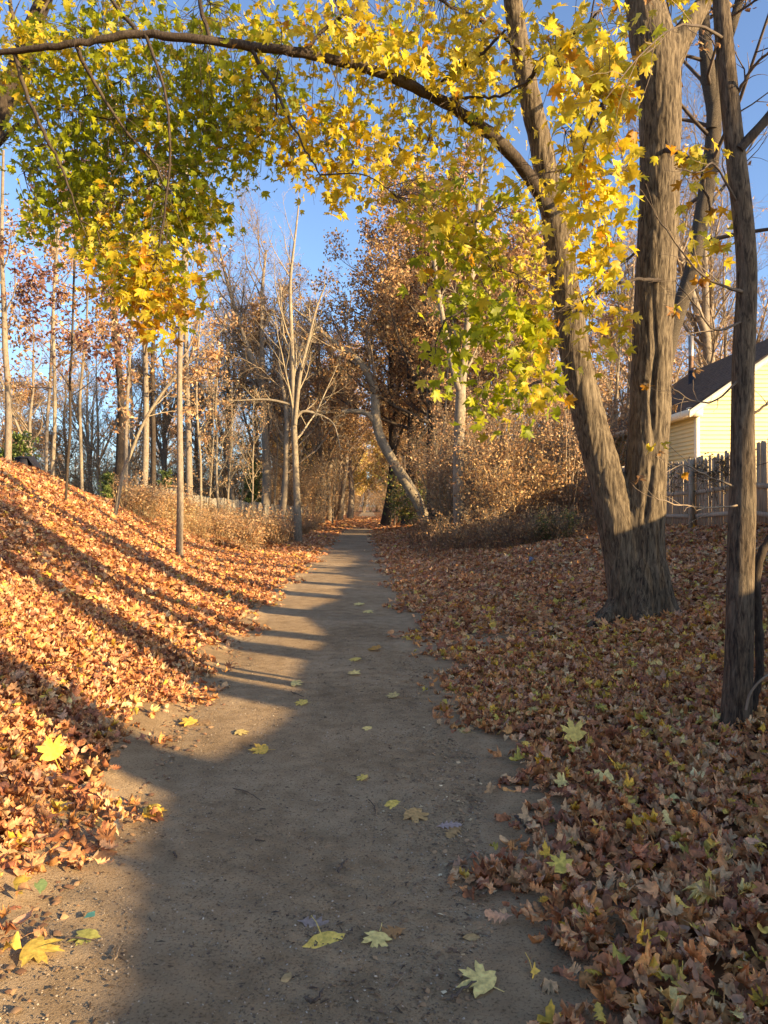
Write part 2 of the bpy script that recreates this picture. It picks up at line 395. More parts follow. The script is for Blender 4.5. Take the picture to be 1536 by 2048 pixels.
DRY = [curl(star_tpl(FULL_A, FULL_R, 0.1, noise_a=0.07, seed=k), ky * 1.35, kx * 1.35, tw * 1.5) for k, (ky, kx, tw) in enumerate([(1.6, -2.2, .4), (-1.2, 2.8, -.6), (2.6, 1.2, .8), (-2.2, -2.4, .3), (0.9, 3.4, -.3), (3.2, -0.8, .2)])] \
    + [oak_tpl(1.8, 3.5, .8), oak_tpl(-2.4, -3, -.6), oak_tpl(1.0, -4.2, .9), ovate_tpl(2.6, 5, .5), ovate_tpl(-3, 4, -.7), ovate_tpl(3.4, -4, .9)]
DRY_MID = [curl(star_tpl(LOW_A, LOW_R, 0.1, noise_a=0.05, seed=20 + k), ky, kx, tw) for k, (ky, kx, tw) in enumerate([(1.6, -2.2, .4), (-1.4, 2.8, -.6), (2.4, 1.2, .8), (-2.2, -2.4, .3)])] \
    + [oak_tpl(1.2, 2.5, .5, True), oak_tpl(-1.8, -2, -.4, True), ovate_tpl(2, 4, .5)]

def basis_from(normal, heading):
    z = unit(normal); y = heading - z * np.sum(heading * z, axis=1, keepdims=True); y = unit(y); x = np.cross(y, z)
    return np.stack([x, y, z], axis=1)

PAL = np.array([(.54, .232, .090), (.60, .305, .145), (.44, .168, .074), (.67, .41, .21), (.31, .12, .065), (.63, .28, .095), (.56, .305, .18), (.49, .195, .105)])
PAL_W = np.array([.2, .18, .16, .12, .1, .1, .08, .06])
YEL = np.array([(.84, .56, .12), (.80, .47, .07), (.86, .64, .24), (.66, .52, .11)])
def litter_cols(n, yf, rng):
    c = PAL[rng.choice(len(PAL), n, p=PAL_W / PAL_W.sum())] * rng.uniform(.85, 1.45, (n, 1))
    y = rng.random(n) < yf
    c[y] = YEL[rng.integers(0, len(YEL), y.sum())] * rng.uniform(.8, 1.1, (y.sum(), 1))
    return np.clip(c, 0, .85)

def edge_noise(y, s): return 0.16 * np.sin(y * 2.1 + s) + 0.10 * np.sin(y * 5.3 + 2 * s) + 0.07 * np.sin(y * 11.7 + s)
def litter_density(x, y, rng):
    """chance of a leaf staying, by place: thick off the path, thin at its edges, none on the trodden middle"""
    c, h = path_c(y), path_h(y)
    l = (c - h) - x + edge_noise(y, 0.3); r = x - (c + h) + edge_noise(y, 1.7)
    e = np.maximum(l, r)
    p = np.clip((e + 0.10) / 0.42, 0, 1) ** 1.5
    bare = np.exp(-(((x - 1.15) / 0.85) ** 2 + ((y - 8.7) / 0.55) ** 2) * 1.3)
    p = p * (1 - 0.95 * bare)
    scuffed = np.where((r > -0.3) & (y < 6), np.clip((r + 0.12) / 0.45, 0.05, 1), 1)
    p = np.maximum(p * scuffed, np.clip((y - 52) / 14, 0, .8))
    return p

def pile(x, y):
    e = np.maximum((path_c(y) - path_h(y)) - x, x - (path_c(y) + path_h(y)))
    return 0.05 * smooth(e / 0.6)

LIT = MB(); big_leaves = []
def scatter_litter(x0, x1, y0, y1, per_m2, tpls, size, yf, zvar, in_frame=0.54, keep=None):
    n = int((x1 - x0) * (y1 - y0) * per_m2)
    x = RNG.uniform(x0, x1, n); y = RNG.uniform(y0, y1, n)
    k = (np.abs(x) < in_frame * y + 2.2) & (RNG.random(n) < litter_density(x, y, RNG)) & (x < 7.4)
    x, y = x[k], y[k]; n = len(x)
    if not n: return
    e = 0.15
    gzx = (ground_z(x + e, y) - ground_z(x - e, y)) / (2 * e); gzy = (ground_z(x, y + e) - ground_z(x, y - e)) / (2 * e)
    nrm = np.stack([-gzx, -gzy, np.ones(n)], 1)
    nrm = unit(nrm) + RNG.standard_normal((n, 3)) * np.array([.45, .45, .1])
    hd = RNG.standard_normal((n, 3)); B = basis_from(nrm, hd)
    flip = RNG.random(n) < 0.4; B[flip, 2] *= -1; B[flip, 0] *= -1
    sc = size * RNG.uniform(.6, 1.25, n)
    z = ground_z(x, y) + pile(x, y) * RNG.uniform(0.1, 1.0, n) + 0.022 + RNG.uniform(0, zvar, n)
    yfs = yf(x, y) if callable(yf) else yf
    cols = litter_cols(n, yfs if np.isscalar(yfs) else yfs, RNG)
    P = np.stack([x, y, z], 1); ti = RNG.integers(0, len(tpls), n)
    if keep is not None:
        keep.append((P, B, sc, cols, ti))
    for t in range(len(tpls)):
        s = ti == t
        LIT.leaves(tpls[t], P[s], B[s], sc[s], cols[s])
    return
def yf_right(x, y): return np.where(x > path_c(y), np.clip(0.06 + 0.12 * np.exp(-((x - 2.7) ** 2 + (y - 7.0) ** 2) / 5), 0, .3), 0.035)
scatter_litter(-6.5, 6.6, 1.2, 8.0, 900, DRY, 0.090, yf_right, 0.05)
scatter_litter(-9.5, 7.4, 8.0, 14.0, 480, DRY_MID, 0.108, yf_right, 0.05)
scatter_litter(-14, 7.4, 14.0, 24.0, 300, DRY_MID, 0.115, 0.03, 0.06)
scatter_litter(-16, 7.4, 24.0, 46.0, 100, [QUAD], 0.17, 0.02, 0.05)
scatter_litter(-16, 8, 46.0, 110.0, 34, [SPECK], 0.30, 0.01, 0.05)
litter = LIT.build('leaf_litter', M_LITTER)
tag(litter, 'thick layer of dry brown fallen leaves covering the ground on both sides', kind='stuff')

# loose single leaves lying on top of the litter near the camera
def make_leaf_mesh(name, tpl, col, mat=None, stem=True):
    t = with_stem(tpl) if stem else tpl
    return build_mesh(name, t[0], [t[1]], mat or M_LITTER, np.tile(np.array(col), (len(t[0]), 1)))
TOP_TPL = DRY[:9]
TOP_COLS = [tuple(c) for c in PAL] + [tuple(c) for c in YEL]
top_meshes = [[make_leaf_mesh('leaf', TOP_TPL[(3 * a + b) % 9], TOP_COLS[a]) for b in range(3)] for a in range(len(TOP_COLS))]
def place_leaf(o, p, normal, ang, size):
    z = Vector(normal).normalized()
    q = z.to_track_quat('Z', 'Y'); o.rotation_mode = 'QUATERNION'
    o.rotation_quaternion = q @ Quaternion((0, 0, 1), ang)
    o.location = p; o.scale = (size, size, size)
cnt = 0
while cnt < 300:
    d = 2.2 + 5.3 * random.random() ** 1.3
    x = random.uniform(-0.53, 0.53) * d
    if random.random() > float(litter_density(np.array([x]), np.array([d]), RNG)[0]) : continue
    a = random.choices(range(len(TOP_COLS)), weights=[6, 6, 5, 5, 3, 5, 4, 3, 3, 3, 2, 1] if x > 0 else [7, 7, 5, 6, 3, 5, 4, 4, 1, 1, .5, .5])[0]
    o = link('leaf', top_meshes[a][random.randrange(3)], litter)
    place_leaf(o, (x, d, float(ground_z(x, d)) + float(pile(np.array(x), np.array(d))) + random.uniform(.04, .075)), (random.gauss(0, .35), random.gauss(-.1, .35), 1), random.uniform(0, 6.28), random.uniform(.075, .125))
    cnt += 1

# ------------------------------------------------------------------ house beyond the fence
HX, HY0, HY1, HZ = 9.05, 22.0, 31.0, 4.45        # left wall plane, front and far ends, eave height
RIDGE = HX + 3.6; PITCH = 0.70; RZ = HZ + 3.6 * PITCH
HB = float(ground_z(HX, 25)) - 0.1
house = empty('house', (HX, HY0, HB), 'cream house with horizontal siding and dark pitched roof behind the board fence', 'house')
def hchild(mb, name, mat, parent=house, **k):
    o = mb.build(name, mat, parent, **k)
    if parent is house: o.location = -house.location
    return o
core = MB()
x0, x1 = HX + 0.03, 2 * RIDGE - HX - 0.03
V = []
for yy in (HY0 + 0.03, HY1 - 0.03): V += [(x0, yy, HB), (x1, yy, HB), (x1, yy, HZ), (RIDGE, yy, RZ - 0.03), (x0, yy, HZ)]
core.add(V, [(0, 5, 9, 4), (1, 2, 7, 6), (0, 1, 6, 5)], [(0, 2, 1), (0, 3, 2), (0, 4, 3), (5, 6, 7), (5, 7, 8), (5, 8, 9)])
wall = hchild(core, 'wall', M_SIDING)
BW = 0.125
def siding(a, b, flip=False):
    """one lapped board from point a to point b, outward normal to the left of a->b seen from above"""
    a = np.array(a); b = np.array(b); t = unit(b - a); n = np.array([t[1], -t[0], 0])
    V = []
    for p in (a, b):
        V += [p + n * 0.002, p + n * 0.026 , p + n * 0.026 + [0, 0, 0.012], p + n * 0.008 + [0, 0, BW], p + [0, 0, BW]]
    q = [(0, 1, 6, 5), (1, 2, 7, 6), (2, 3, 8, 7), (3, 4, 9, 8), (4, 0, 5, 9)]
    return MB().add(V, q)
k = 0; z = HB + 1.2
while z < RZ - 0.15:
    xl = HX if z < HZ else HX + (z + BW - HZ) / PITCH + 0.04
    xr = 2 * RIDGE - HX if z < HZ else 2 * RIDGE - xl
    hchild(siding((xl, HY0 + 0.03, z), (xr, HY0 + 0.03, z)), 'siding_board', M_SIDING, wall)
    if z < HZ - 0.15:
        hchild(siding((HX + 0.03, HY1, z), (HX + 0.03, HY0 + 0.06, z)), 'siding_board', M_SIDING, wall)
    z += BW
tb = MB().box((HX - 0.03, HY0 - 0.03, HB), (HX + 0.09, HY0 + 0.0, HZ)); tb.box((HX - 0.03, HY0, HB), (HX - 0.0, HY0 + 0.10, HZ))
hchild(tb, 'corner_trim', M_TRIM)
roof_mb = MB()
OV = 0.30
def roof_pt(x, y, lift=0.0): return (x, y, HZ + (x - HX) * PITCH + lift) if x <= RIDGE else (x, y, HZ + (2 * RIDGE - x - HX) * PITCH + lift)
ya, yb = HY0 - 0.25, HY1 + 0.25
xs = [HX - OV, RIDGE, 2 * RIDGE - HX + OV]
V = [roof_pt(x, y, l) for y in (ya, yb) for l in (0.0, 0.14) for x in xs]
roof_mb.add(V, [(0, 1, 4, 3), (1, 2, 5, 4), (6, 9, 10, 7), (7, 10, 11, 8), (3, 4, 10, 9), (4, 5, 11, 10), (0, 6, 7, 1), (1, 7, 8, 2), (0, 3, 9, 6), (2, 8, 11, 5)])
roof = hchild(roof_mb, 'roof', M_ROOF)
step = 0.16; c = HX - OV
while c < RIDGE - 0.02:
    e = min(c + step + 0.03, RIDGE)
    V = [roof_pt(c, ya, 0.146 + 0.014), roof_pt(c, yb, 0.16), roof_pt(e, yb, 0.146), roof_pt(e, ya, 0.146), roof_pt(c, ya, 0.143), roof_pt(c, yb, 0.143)]
    hchild(MB().add(V, [(0, 3, 2, 1), (4, 0, 1, 5)]), 'shingle_course', M_ROOF, roof); c += step
fas = MB().box((HX - OV - 0.04, ya, HZ - OV * PITCH - 0.06), (HX - OV, yb, HZ - OV * PITCH + 0.13))
fas.box((HX - OV, HY0 - 0.24, HZ - OV * PITCH - 0.06), (HX + 0.10, HY0 - 0.035, HZ - 0.02))
fas.box((HX - OV, HY0 + 0.0, HZ - OV * PITCH - 0.05), (HX - 0.031, HY1, HZ - OV * PITCH - 0.03))
hchild(fas, 'fascia', M_TRIM)
rk = MB(); V = [roof_pt(HX - OV, ya - 0.035, -.10), roof_pt(RIDGE, ya - 0.035, -.10), roof_pt(RIDGE, ya - 0.035, .10), roof_pt(HX - OV, ya - 0.035, .10)]
V += [(a, b + 0.033, c_) for a, b, c_ in V]
rk.add(V, [(0, 1, 2, 3), (4, 7, 6, 5), (0, 4, 5, 1), (3, 2, 6, 7)]); hchild(rk, 'rake_board', M_TRIM)
# stove pipe through the left roof slope
pc = at(1382, 745, 27.5); pz = roof_pt(pc[0], 27.5)[2]
sp = empty('stove_pipe', (pc[0], 27.5, pz), 'tall thin metal stove pipe standing on the dark roof of the cream house', 'chimney pipe')
MB().tubes(np.array([(0, 0, -.1), (0, 0, .6), (0, 0, .605)]), np.array([.115, .10, .0]), 12).build('flashing', M_BLACK, sp, True)
MB().tubes(np.array([(0, 0, .55), (0, 0, 1.15)]), np.array([.085, .085]), 12).build('lower_pipe', M_RUST, sp, True)
MB().tubes(np.array([(0, 0, 1.13), (0, 0, 1.85), (0, 0, 1.86)]), np.array([.09, .09, .0]), 12).build('upper_pipe', M_PIPE, sp, True)

# ------------------------------------------------------------------ fences
FX = 6.9
def picket_mesh(h, w=0.125, t=0.018, seed=0):
    r = random.Random(seed); p = 0.035 + r.uniform(-.012, .012); j = r.uniform(-.008, .008)
    V = []
    for xx in (0, t): V += [(xx, -w / 2, 0), (xx, w / 2, 0), (xx, w / 2 + j, h - p), (xx, 0.03 + j, h), (xx, -0.03 + j, h), (xx, -w / 2 + j, h - p)]
    Fq = [(0, 1, 7, 6), (1, 2, 8, 7), (2, 3, 9, 8), (3, 4, 10, 9), (4, 5, 11, 10), (5, 0, 6, 11), (2, 5, 4, 3), (0, 5, 2, 1), (8, 9, 10, 11), (6, 7, 8, 11)]
    return build_mesh('picket', np.array(V), [np.array(Fq)], M_FENCE)
pm = [picket_mesh(1.56 + 0.02 * k, seed=k) for k in range(5)]
def fence_x(y): return FX - 0.02 * max(y - 20, 0)
fence = empty('picket_fence', (FX, 10, float(ground_z(FX, 10))), 'weathered grey stockade fence of pointed boards along the yard', 'fence')
y = 9.6; n = 0
while n < 260:
    o = link('picket', random.choice(pm), fence); yy = y
    o.location = (fence_x(yy) - FX, yy - 10, float(ground_z(fence_x(yy), yy)) - float(ground_z(FX, 10)) + random.uniform(-.02, .02))
    o.rotation_euler = (random.uniform(-.018, .018), random.uniform(-.01, .01), random.uniform(-.03, .03))
    y += 0.137 if random.random() > 0.03 else 0.155; n += 1
YEND = y
back = MB()
yy = -14.0
while yy < 9.55:
    zz = float(ground_z(FX, yy)); back.box((FX, yy - .062, zz), (FX + .018, yy + .062, zz + 1.62)); yy += 0.137
back.V = [v - np.array([FX, 10, float(ground_z(FX, 10))], dtype=np.float32) for v in back.V]
o = back.build('pickets', M_FENCE, fence); o['kind'] = 'stuff'
yy = -12.0
while yy < YEND:
    b0 = np.array([FX, 10, float(ground_z(FX, 10))])
    for (zz0, zz1) in ((0.28, 0.37), (0.80, 0.89)):
        ra = np.array([fence_x(yy), yy, float(ground_z(fence_x(yy), yy))]); rb = np.array([fence_x(yy + 2.4), yy + 2.4, float(ground_z(fence_x(yy + 2.4), yy + 2.4))])
        V = []
        for p in (ra, rb): V += [p + [-.042, 0, zz0], p + [-.004, 0, zz0], p + [-.004, 0, zz1], p + [-.042, 0, zz1]]
        MB().add(np.array(V) - b0, [(0, 1, 5, 4), (1, 2, 6, 5), (2, 3, 7, 6), (3, 0, 4, 7), (0, 3, 2, 1), (4, 5, 6, 7)]).build('rail', M_FENCE, fence)
    p = ra - b0; MB().box((p[0] - .14, p[1] - .05, p[2] - .1), (p[0] - .046, p[1] + .05, p[2] + 1.58)).build('post', M_FENCE, fence)
    yy += 2.4

# pale board fence far off on the left, panel by panel
lf = empty('board_fence', (-10, 32, float(ground_z(-10, 32))), 'pale board fence half hidden by dry brush behind the left bank', 'fence')
b0 = np.array(lf.location)
A = np.array([-10.6, 33.5]); B = np.array([-6.3, 62.0]); Ln = np.linalg.norm(B - A); dv = (B - A) / Ln; s_ = 0.0
while s_ < Ln:
    mb = MB()
    for q in range(14):
        p = A + dv * (s_ + q * 0.172); zz = float(ground_z(p[0], p[1])); e = dv * 0.08; nn = np.array([dv[1], -dv[0]]) * 0.02; h = 1.3 + random.uniform(-.03, .03)
        V = []
        for w in (p - e, p + e): V += [(w[0], w[1], zz - .05), (w[0] + nn[0], w[1] + nn[1], zz - .05), (w[0] + nn[0], w[1] + nn[1], zz + h), (w[0], w[1], zz + h)]
        mb.add(np.array(V) - b0, [(0, 1, 5, 4), (1, 2, 6, 5), (2, 3, 7, 6), (3, 0, 4, 7), (0, 3, 2, 1), (4, 5, 6, 7)])
    mb.build('panel', M_FENCE_PALE, lf); s_ += 2.45

# small dark shed just behind the crest of the bank
sd = at(52, 880, 27.0); sh = empty('shed', (sd[0], 27, 2.15), 'low black covered stack just showing over the crest of the left bank', 'shed')
MB().box((-.45, -.4, 0), (.25, .4, 1.95)).build('side', M_BLACK, sh)
MB().add([(-.5, -.45, 1.96), (.3, -.45, 1.96), (.75, -.45, 1.35), (-.5, .45, 2.06), (.3, .45, 2.06), (.75, .45, 1.35), (-.5, -.45, 1.90), (.3, -.45, 1.90), (.7, -.45, 1.33), (-.5, .45, 2.0), (.3, .45, 2.0), (.7, .45, 1.33)],
     [(0, 1, 4, 3), (1, 2, 5, 4), (6, 9, 10, 7), (7, 10, 11, 8), (0, 6, 7, 1), (1, 7, 8, 2)]).build('cover', M_BLACK, sh)

sh.scale = (.6, .6, .6)
# ------------------------------------------------------------------ trees
def sprout(rng, P, R, k, t0, t1, ang, lenf, n, up=0.1, wob=0.12, rf=0.55, minlen=0.05, taper=0.15, absl=None, rmax=1.0):
    """k children on every parent polyline"""
    p, m, _ = P.shape
    if p == 0: return np.zeros((0, n, 3)), np.zeros((0, n))
    seg = np.linalg.norm(np.diff(P, axis=1), axis=2).sum(1)
    t = t0 + (t1 - t0) * (np.arange(k)[None, :] + rng.random((p, k))) / k
    f = t * (m - 1); i = np.minimum(f.astype(int), m - 2); w = (f - i)[..., None]; a = np.arange(p)[:, None]
    pos = P[a, i] * (1 - w) + P[a, i + 1] * w; tan = unit(P[a, i + 1] - P[a, i]); r = R[a, i] * (1 - w[..., 0]) + R[a, i + 1] * w[..., 0]
    rnd = rng.standard_normal((p, k, 3)); perp = unit(rnd - tan * np.sum(rnd * tan, 2, keepdims=True))
    an = (ang + rng.normal(0, 0.18, (p, k)))[..., None]
    d = tan * np.cos(an) + perp * np.sin(an)
    Ls = (seg[:, None] * lenf if absl is None else absl) * (1.15 - 0.6 * t) * rng.uniform(.6, 1.25, (p, k))
    Ls = np.maximum(Ls, minlen); st = Ls / (n - 1)
    C = np.zeros((p, k, n, 3)); C[:, :, 0] = pos
    for j in range(1, n):
        d = unit(d + rng.normal(0, wob, (p, k, 3)) + np.array([0, 0, up]))
        C[:, :, j] = C[:, :, j - 1] + d * st[..., None]
    rr = np.minimum(r * rf, rmax)[..., None] * np.linspace(1, taper, n)
    return C.reshape(-1, n, 3), rr.reshape(-1, n)

TAN = np.array([(.58, .36, .19), (.50, .28, .13), (.42, .21, .11), (.66, .45, .26), (.54, .30, .13)])
RUST = np.array([(.46, .255, .11), (.38, .195, .085), (.52, .31, .13), (.30, .15, .07), (.56, .37, .17)])
PURP = np.array([(.24, .11, .085), (.30, .14, .09), (.18, .08, .065), (.36, .19, .12)])
GOLD = np.array([(.60, .36, .10), (.52, .28, .08), (.46, .30, .10), (.40, .34, .09)])
GREEN = np.array([(.11, .16, .04), (.15, .20, .05), (.08, .12, .035), (.19, .22, .055)])

def leaf_cloud(rng, P, per, size, pal, tpl=QUAD, spread=0.08, jmin=1, hang=0.3):
    p, n, _ = P.shape; N = int(p * per)
    if N == 0: return None
    a = rng.integers(0, p, N); f = rng.uniform(jmin, n - 1, N); i = np.minimum(f.astype(int), n - 2); w = (f - i)[:, None]
    pos = P[a, i] * (1 - w) + P[a, i + 1] * w + rng.normal(0, spread, (N, 3))
    B = basis_from(rng.standard_normal((N, 3)), rng.standard_normal((N, 3)) + np.array([0, 0, -hang]))
    col = pal[rng.integers(0, len(pal), N)] * rng.uniform(.7, 1.25, (N, 1))
    return MB().leaves(tpl, pos, B, size * rng.uniform(.6, 1.3, N), np.clip(col, 0, .9))

def make_tree(name, label, base, stems, levels, bark, twig, leaves=None, seed=0, group=None, sides=9, cat='tree', leaf_mat=None, extra=None, wobble=1.0):
    """stems: list of (points (k,3) local, radii) ; levels: list of dicts for sprout"""
    rng = np.random.default_rng(seed)
    root = empty(name, base, label, cat, group)
    tr = MB(); SP = []; SR = []
    for pts, rad in stems:
        n = max(14, 4 * len(pts)); P = spline(pts, n); R = np.interp(np.linspace(0, 1, n), np.linspace(0, 1, len(rad)), rad)
        ln = np.linalg.norm(P[-1] - P[0]); P = P + spline(np.vstack([[0, 0, 0], rng.normal(0, 0.0035 * ln * wobble, (max(3, len(pts) // 2), 3)) * [1, 1, .1]]), n); R = R * (1 + spline(rng.normal(0, .03, (max(4, n // 3), 1)), n)[:, 0])
        tr.tubes(P, R, sides); SP.append(P); SR.append(R)
    nn = 14
    P = np.stack([spline(p, nn) for p in SP]); R = np.stack([np.interp(np.linspace(0, 1, nn), np.linspace(0, 1, len(r)), r) for r in SR])
    tr.build('trunk', bark, root, True, False)
    br = MB(); last = None; allp = []
    for k, lv in enumerate(levels):
        lv = dict(lv); sd = lv.pop('sides', 3); P, R = sprout(rng, P, R, **lv)
        br.tubes(P, np.maximum(R, 0.002 if extra is None else extra), sd); allp.append(P)
    if levels: br.build('branches', twig, root, False, False)['kind'] = 'stuff'
    if leaves:
        lv = dict(leaves); on = lv.pop('on', -1)
        L = leaf_cloud(rng, allp[on], **lv)
        if L: o = L.build('crown', leaf_mat or M_BROWN, root); o['kind'] = 'stuff'
    return root

def copy_tree(root, loc, rz=0.0, sc=1.0, label=None, group=None, lean=(0, 0)):
    r = root.copy(); COL.objects.link(r); r.location = tuple(float(v) for v in loc); r.rotation_euler = (lean[0], lean[1], rz); r.scale = (sc,) * 3
    if label: r['label'] = label
    if group: r['group'] = group
    for ch in list(root.children):
        c = ch.copy(); COL.objects.link(c); c.parent = r
    return r

def on_ground(px, d):
    x = (px - CX) / F * d; return np.array([x, d, float(ground_z(x, d)) - 0.05])
def stem_px(pts, d, base, w0=1.0):
    """pts (px,py,width px[,depth]) -> local points and radii"""
    P = []; R = []
    for q in pts:
        dd = q[3] if len(q) > 3 else d
        P.append(at(q[0], q[1], dd) - base); R.append(q[2] / F * dd / 2 * w0)
    return np.array(P), np.array(R)
def straight(h, r0, r1, lean=(0, 0), wob=0.0, seed=0, n=7):
    g = np.random.default_rng(seed); t = np.linspace(0, 1, n)
    P = np.stack([lean[0] * t * h + np.cumsum(g.normal(0, wob, n)), lean[1] * t * h + np.cumsum(g.normal(0, wob, n)), t * h], 1); P[0] = 0
    return P, r0 + (r1 - r0) * t ** 0.9

# ---- big two-stemmed maple
MD = 8.7
mb0 = on_ground(1283, MD)
maple = empty('maple_tree', mb0, 'large two-stemmed maple with furrowed bark and yellow green leaves arching over the path', 'tree')
L1 = [(1260, 1300, 80, MD - .04), (1255, 1200, 78, MD - .04), (1243, 1100, 76, MD - .02), (1217, 980, 72), (1191, 880, 68), (1160, 760, 63), (1135, 610, 58), (1113, 460, 56), (1088, 320, 47, MD - .05), (1056, 180, 43, MD - .1), (1032, 50, 40, MD - .2), (1012, -110, 36, MD - .3), (990, -300, 28, MD - .4)]
L2 = [(1294, 1300, 100), (1290, 1200, 98), (1284, 1100, 90), (1287, 1010, 86), (1293, 920, 82), (1301, 800, 80), (1306, 650, 79), (1314, 500, 79), (1320, 350, 79), (1320, 220, 82), (1314, 130, 88), (1300, 60, 84), (1285, -10, 70), (1268, -120, 60), (1255, -300, 46)]
L3 = [(1318, 170, 60), (1345, 105, 56), (1375, 55, 44), (1405, 10, 36), (1440, -60, 30), (1480, -170, 22)]
tmp = MB(); maple_stems = []
for L_ in (L1, L2, L3):
    P, R = stem_px(L_, MD, mb0); n = 60; P = spline(P, n); R = spline(R[:, None], n)[:, 0]
    maple_stems.append((P, R))
    tmp.tubes(np.vstack([P[0], P, P[-1]]), np.concatenate([[1e-4], R, [1e-4]]), 28)
for a in np.linspace(0, 2 * math.pi, 7)[:-1]:          # root flare
    c0 = np.array([0, -0.02, 0.0]); dr = np.array([math.cos(a + .3), math.sin(a + .3) * .8, 0])
    P = spline([c0 + dr * .16 + [0, 0, .75], c0 + dr * .26 + [0, 0, .40], c0 + dr * .40 + [0, 0, .14], c0 + dr * .66 + [0, 0, -.04]], 14)
    tmp.tubes(np.vstack([P[0], P, P[-1]]), np.concatenate([[1e-4], np.linspace(.13, .10, 14), [1e-4]]), 14)
to = tmp.build('trunk_block', M_BARK, None, True, False)
md = to.modifiers.new('remesh', 'REMESH'); md.mode = 'VOXEL'; md.voxel_size = 0.0175
ms = to.modifiers.new('smooth', 'SMOOTH'); ms.factor = 0.6; ms.iterations = 10
me = bpy.data.meshes.new_from_object(to.evaluated_get(bpy.context.evaluated_depsgraph_get()))
bpy.data.objects.remove(to)
nv = len(me.vertices); co = np.zeros(nv * 3, dtype=np.float32); me.vertices.foreach_get('co', co); co = co.reshape(-1, 3)
nm = np.zeros(nv * 3, dtype=np.float32); me.vertices.foreach_get('normal', nm); nm = nm.reshape(-1, 3)
wy = co[:, 1] + mb0[1]; wx = co[:, 0] + mb0[0]; wz = co[:, 2] + mb0[2]
pxv = CX + wx / wy * F; pyv = HY - (wz - EYE) / wy * F
disp = np.zeros(nv)
for i in range(nv):
    x, y, z = co[i]
    w1 = mnoise.noise((x * 3, y * 3, z * 1.5)) * 0.25
    f1 = 1 - abs(mnoise.noise((x * 15 + w1 * 4, y * 15 + w1 * 4, z * 2.2))) * 3.0
    f2 = mnoise.noise((x * 38, y * 38, z * 7))
    disp[i] = -0.011 * max(0, f1) + 0.004 * f2 + 0.009 * mnoise.noise((x * 4, y * 4, z * 2))
front = nm[:, 1] < 0
cx = np.interp(pyv, [560, 700, 800, 900, 1010, 1040], [1306, 1312, 1303, 1308, 1296, 1290])
cw = np.interp(pyv, [540, 620, 700, 760, 830, 900, 960, 1020, 1060], [0, .015, .03, .055, .035, .012, .03, .05, 0])
disp -= np.where(front, cw * 1.1 * np.exp(-((pxv - cx) / 5.5) ** 2), 0)
disp += np.where(front, 0.018 * np.exp(-(((pxv - 1290) / 16) ** 2 + ((pyv - 765) / 14) ** 2)) - 0.045 * np.exp(-(((pxv - 1293) / 8) ** 2 + ((pyv - 766) / 5) ** 2)), 0)
co += nm * disp[:, None]
me.vertices.foreach_set('co', co.ravel()); me.polygons.foreach_set('use_smooth', np.ones(len(me.polygons), dtype=bool)); me.update()
me.name = 'trunk'; me.materials.clear(); me.materials.append(M_BARK)
link('trunk', me, maple)

ARCH = [(1122, 490, 30, 8.7), (1098, 425, 34, 8.62), (1068, 370, 33, 8.5), (1020, 305, 31, 8.3), (950, 245, 29, 8.0), (870, 196, 27, 7.8), (780, 152, 25, 7.6), (640, 113, 23, 7.4), (520, 95, 22, 7.3), (400, 80, 20, 7.2), (280, 68, 19, 7.2), (200, 79, 18, 7.2), (120, 92, 16, 7.2), (0, 106, 14, 7.3), (-160, 135, 9, 7.4)]
def limb(parent, base, pts, n=40, sides=8, mat=M_BARK_DARK, d=8, name='branch', jit=0.006):
    P, R = stem_px(pts, d, base); P = spline(P, n); R = np.maximum(spline(R[:, None], n)[:, 0], .002)
    P[1:-1] += RNG.normal(0, jit, (n - 2, 3)); R = R * RNG.uniform(.93, 1.07, n)
    MB().tubes(P, R, sides).build(name, mat, parent, True, False); return P, R
supports = []
P, R = limb(maple, mb0, [(u_[0], u_[1], u_[2] * .84, u_[3]) for u_ in ARCH], 80, 10); supports.append(P)
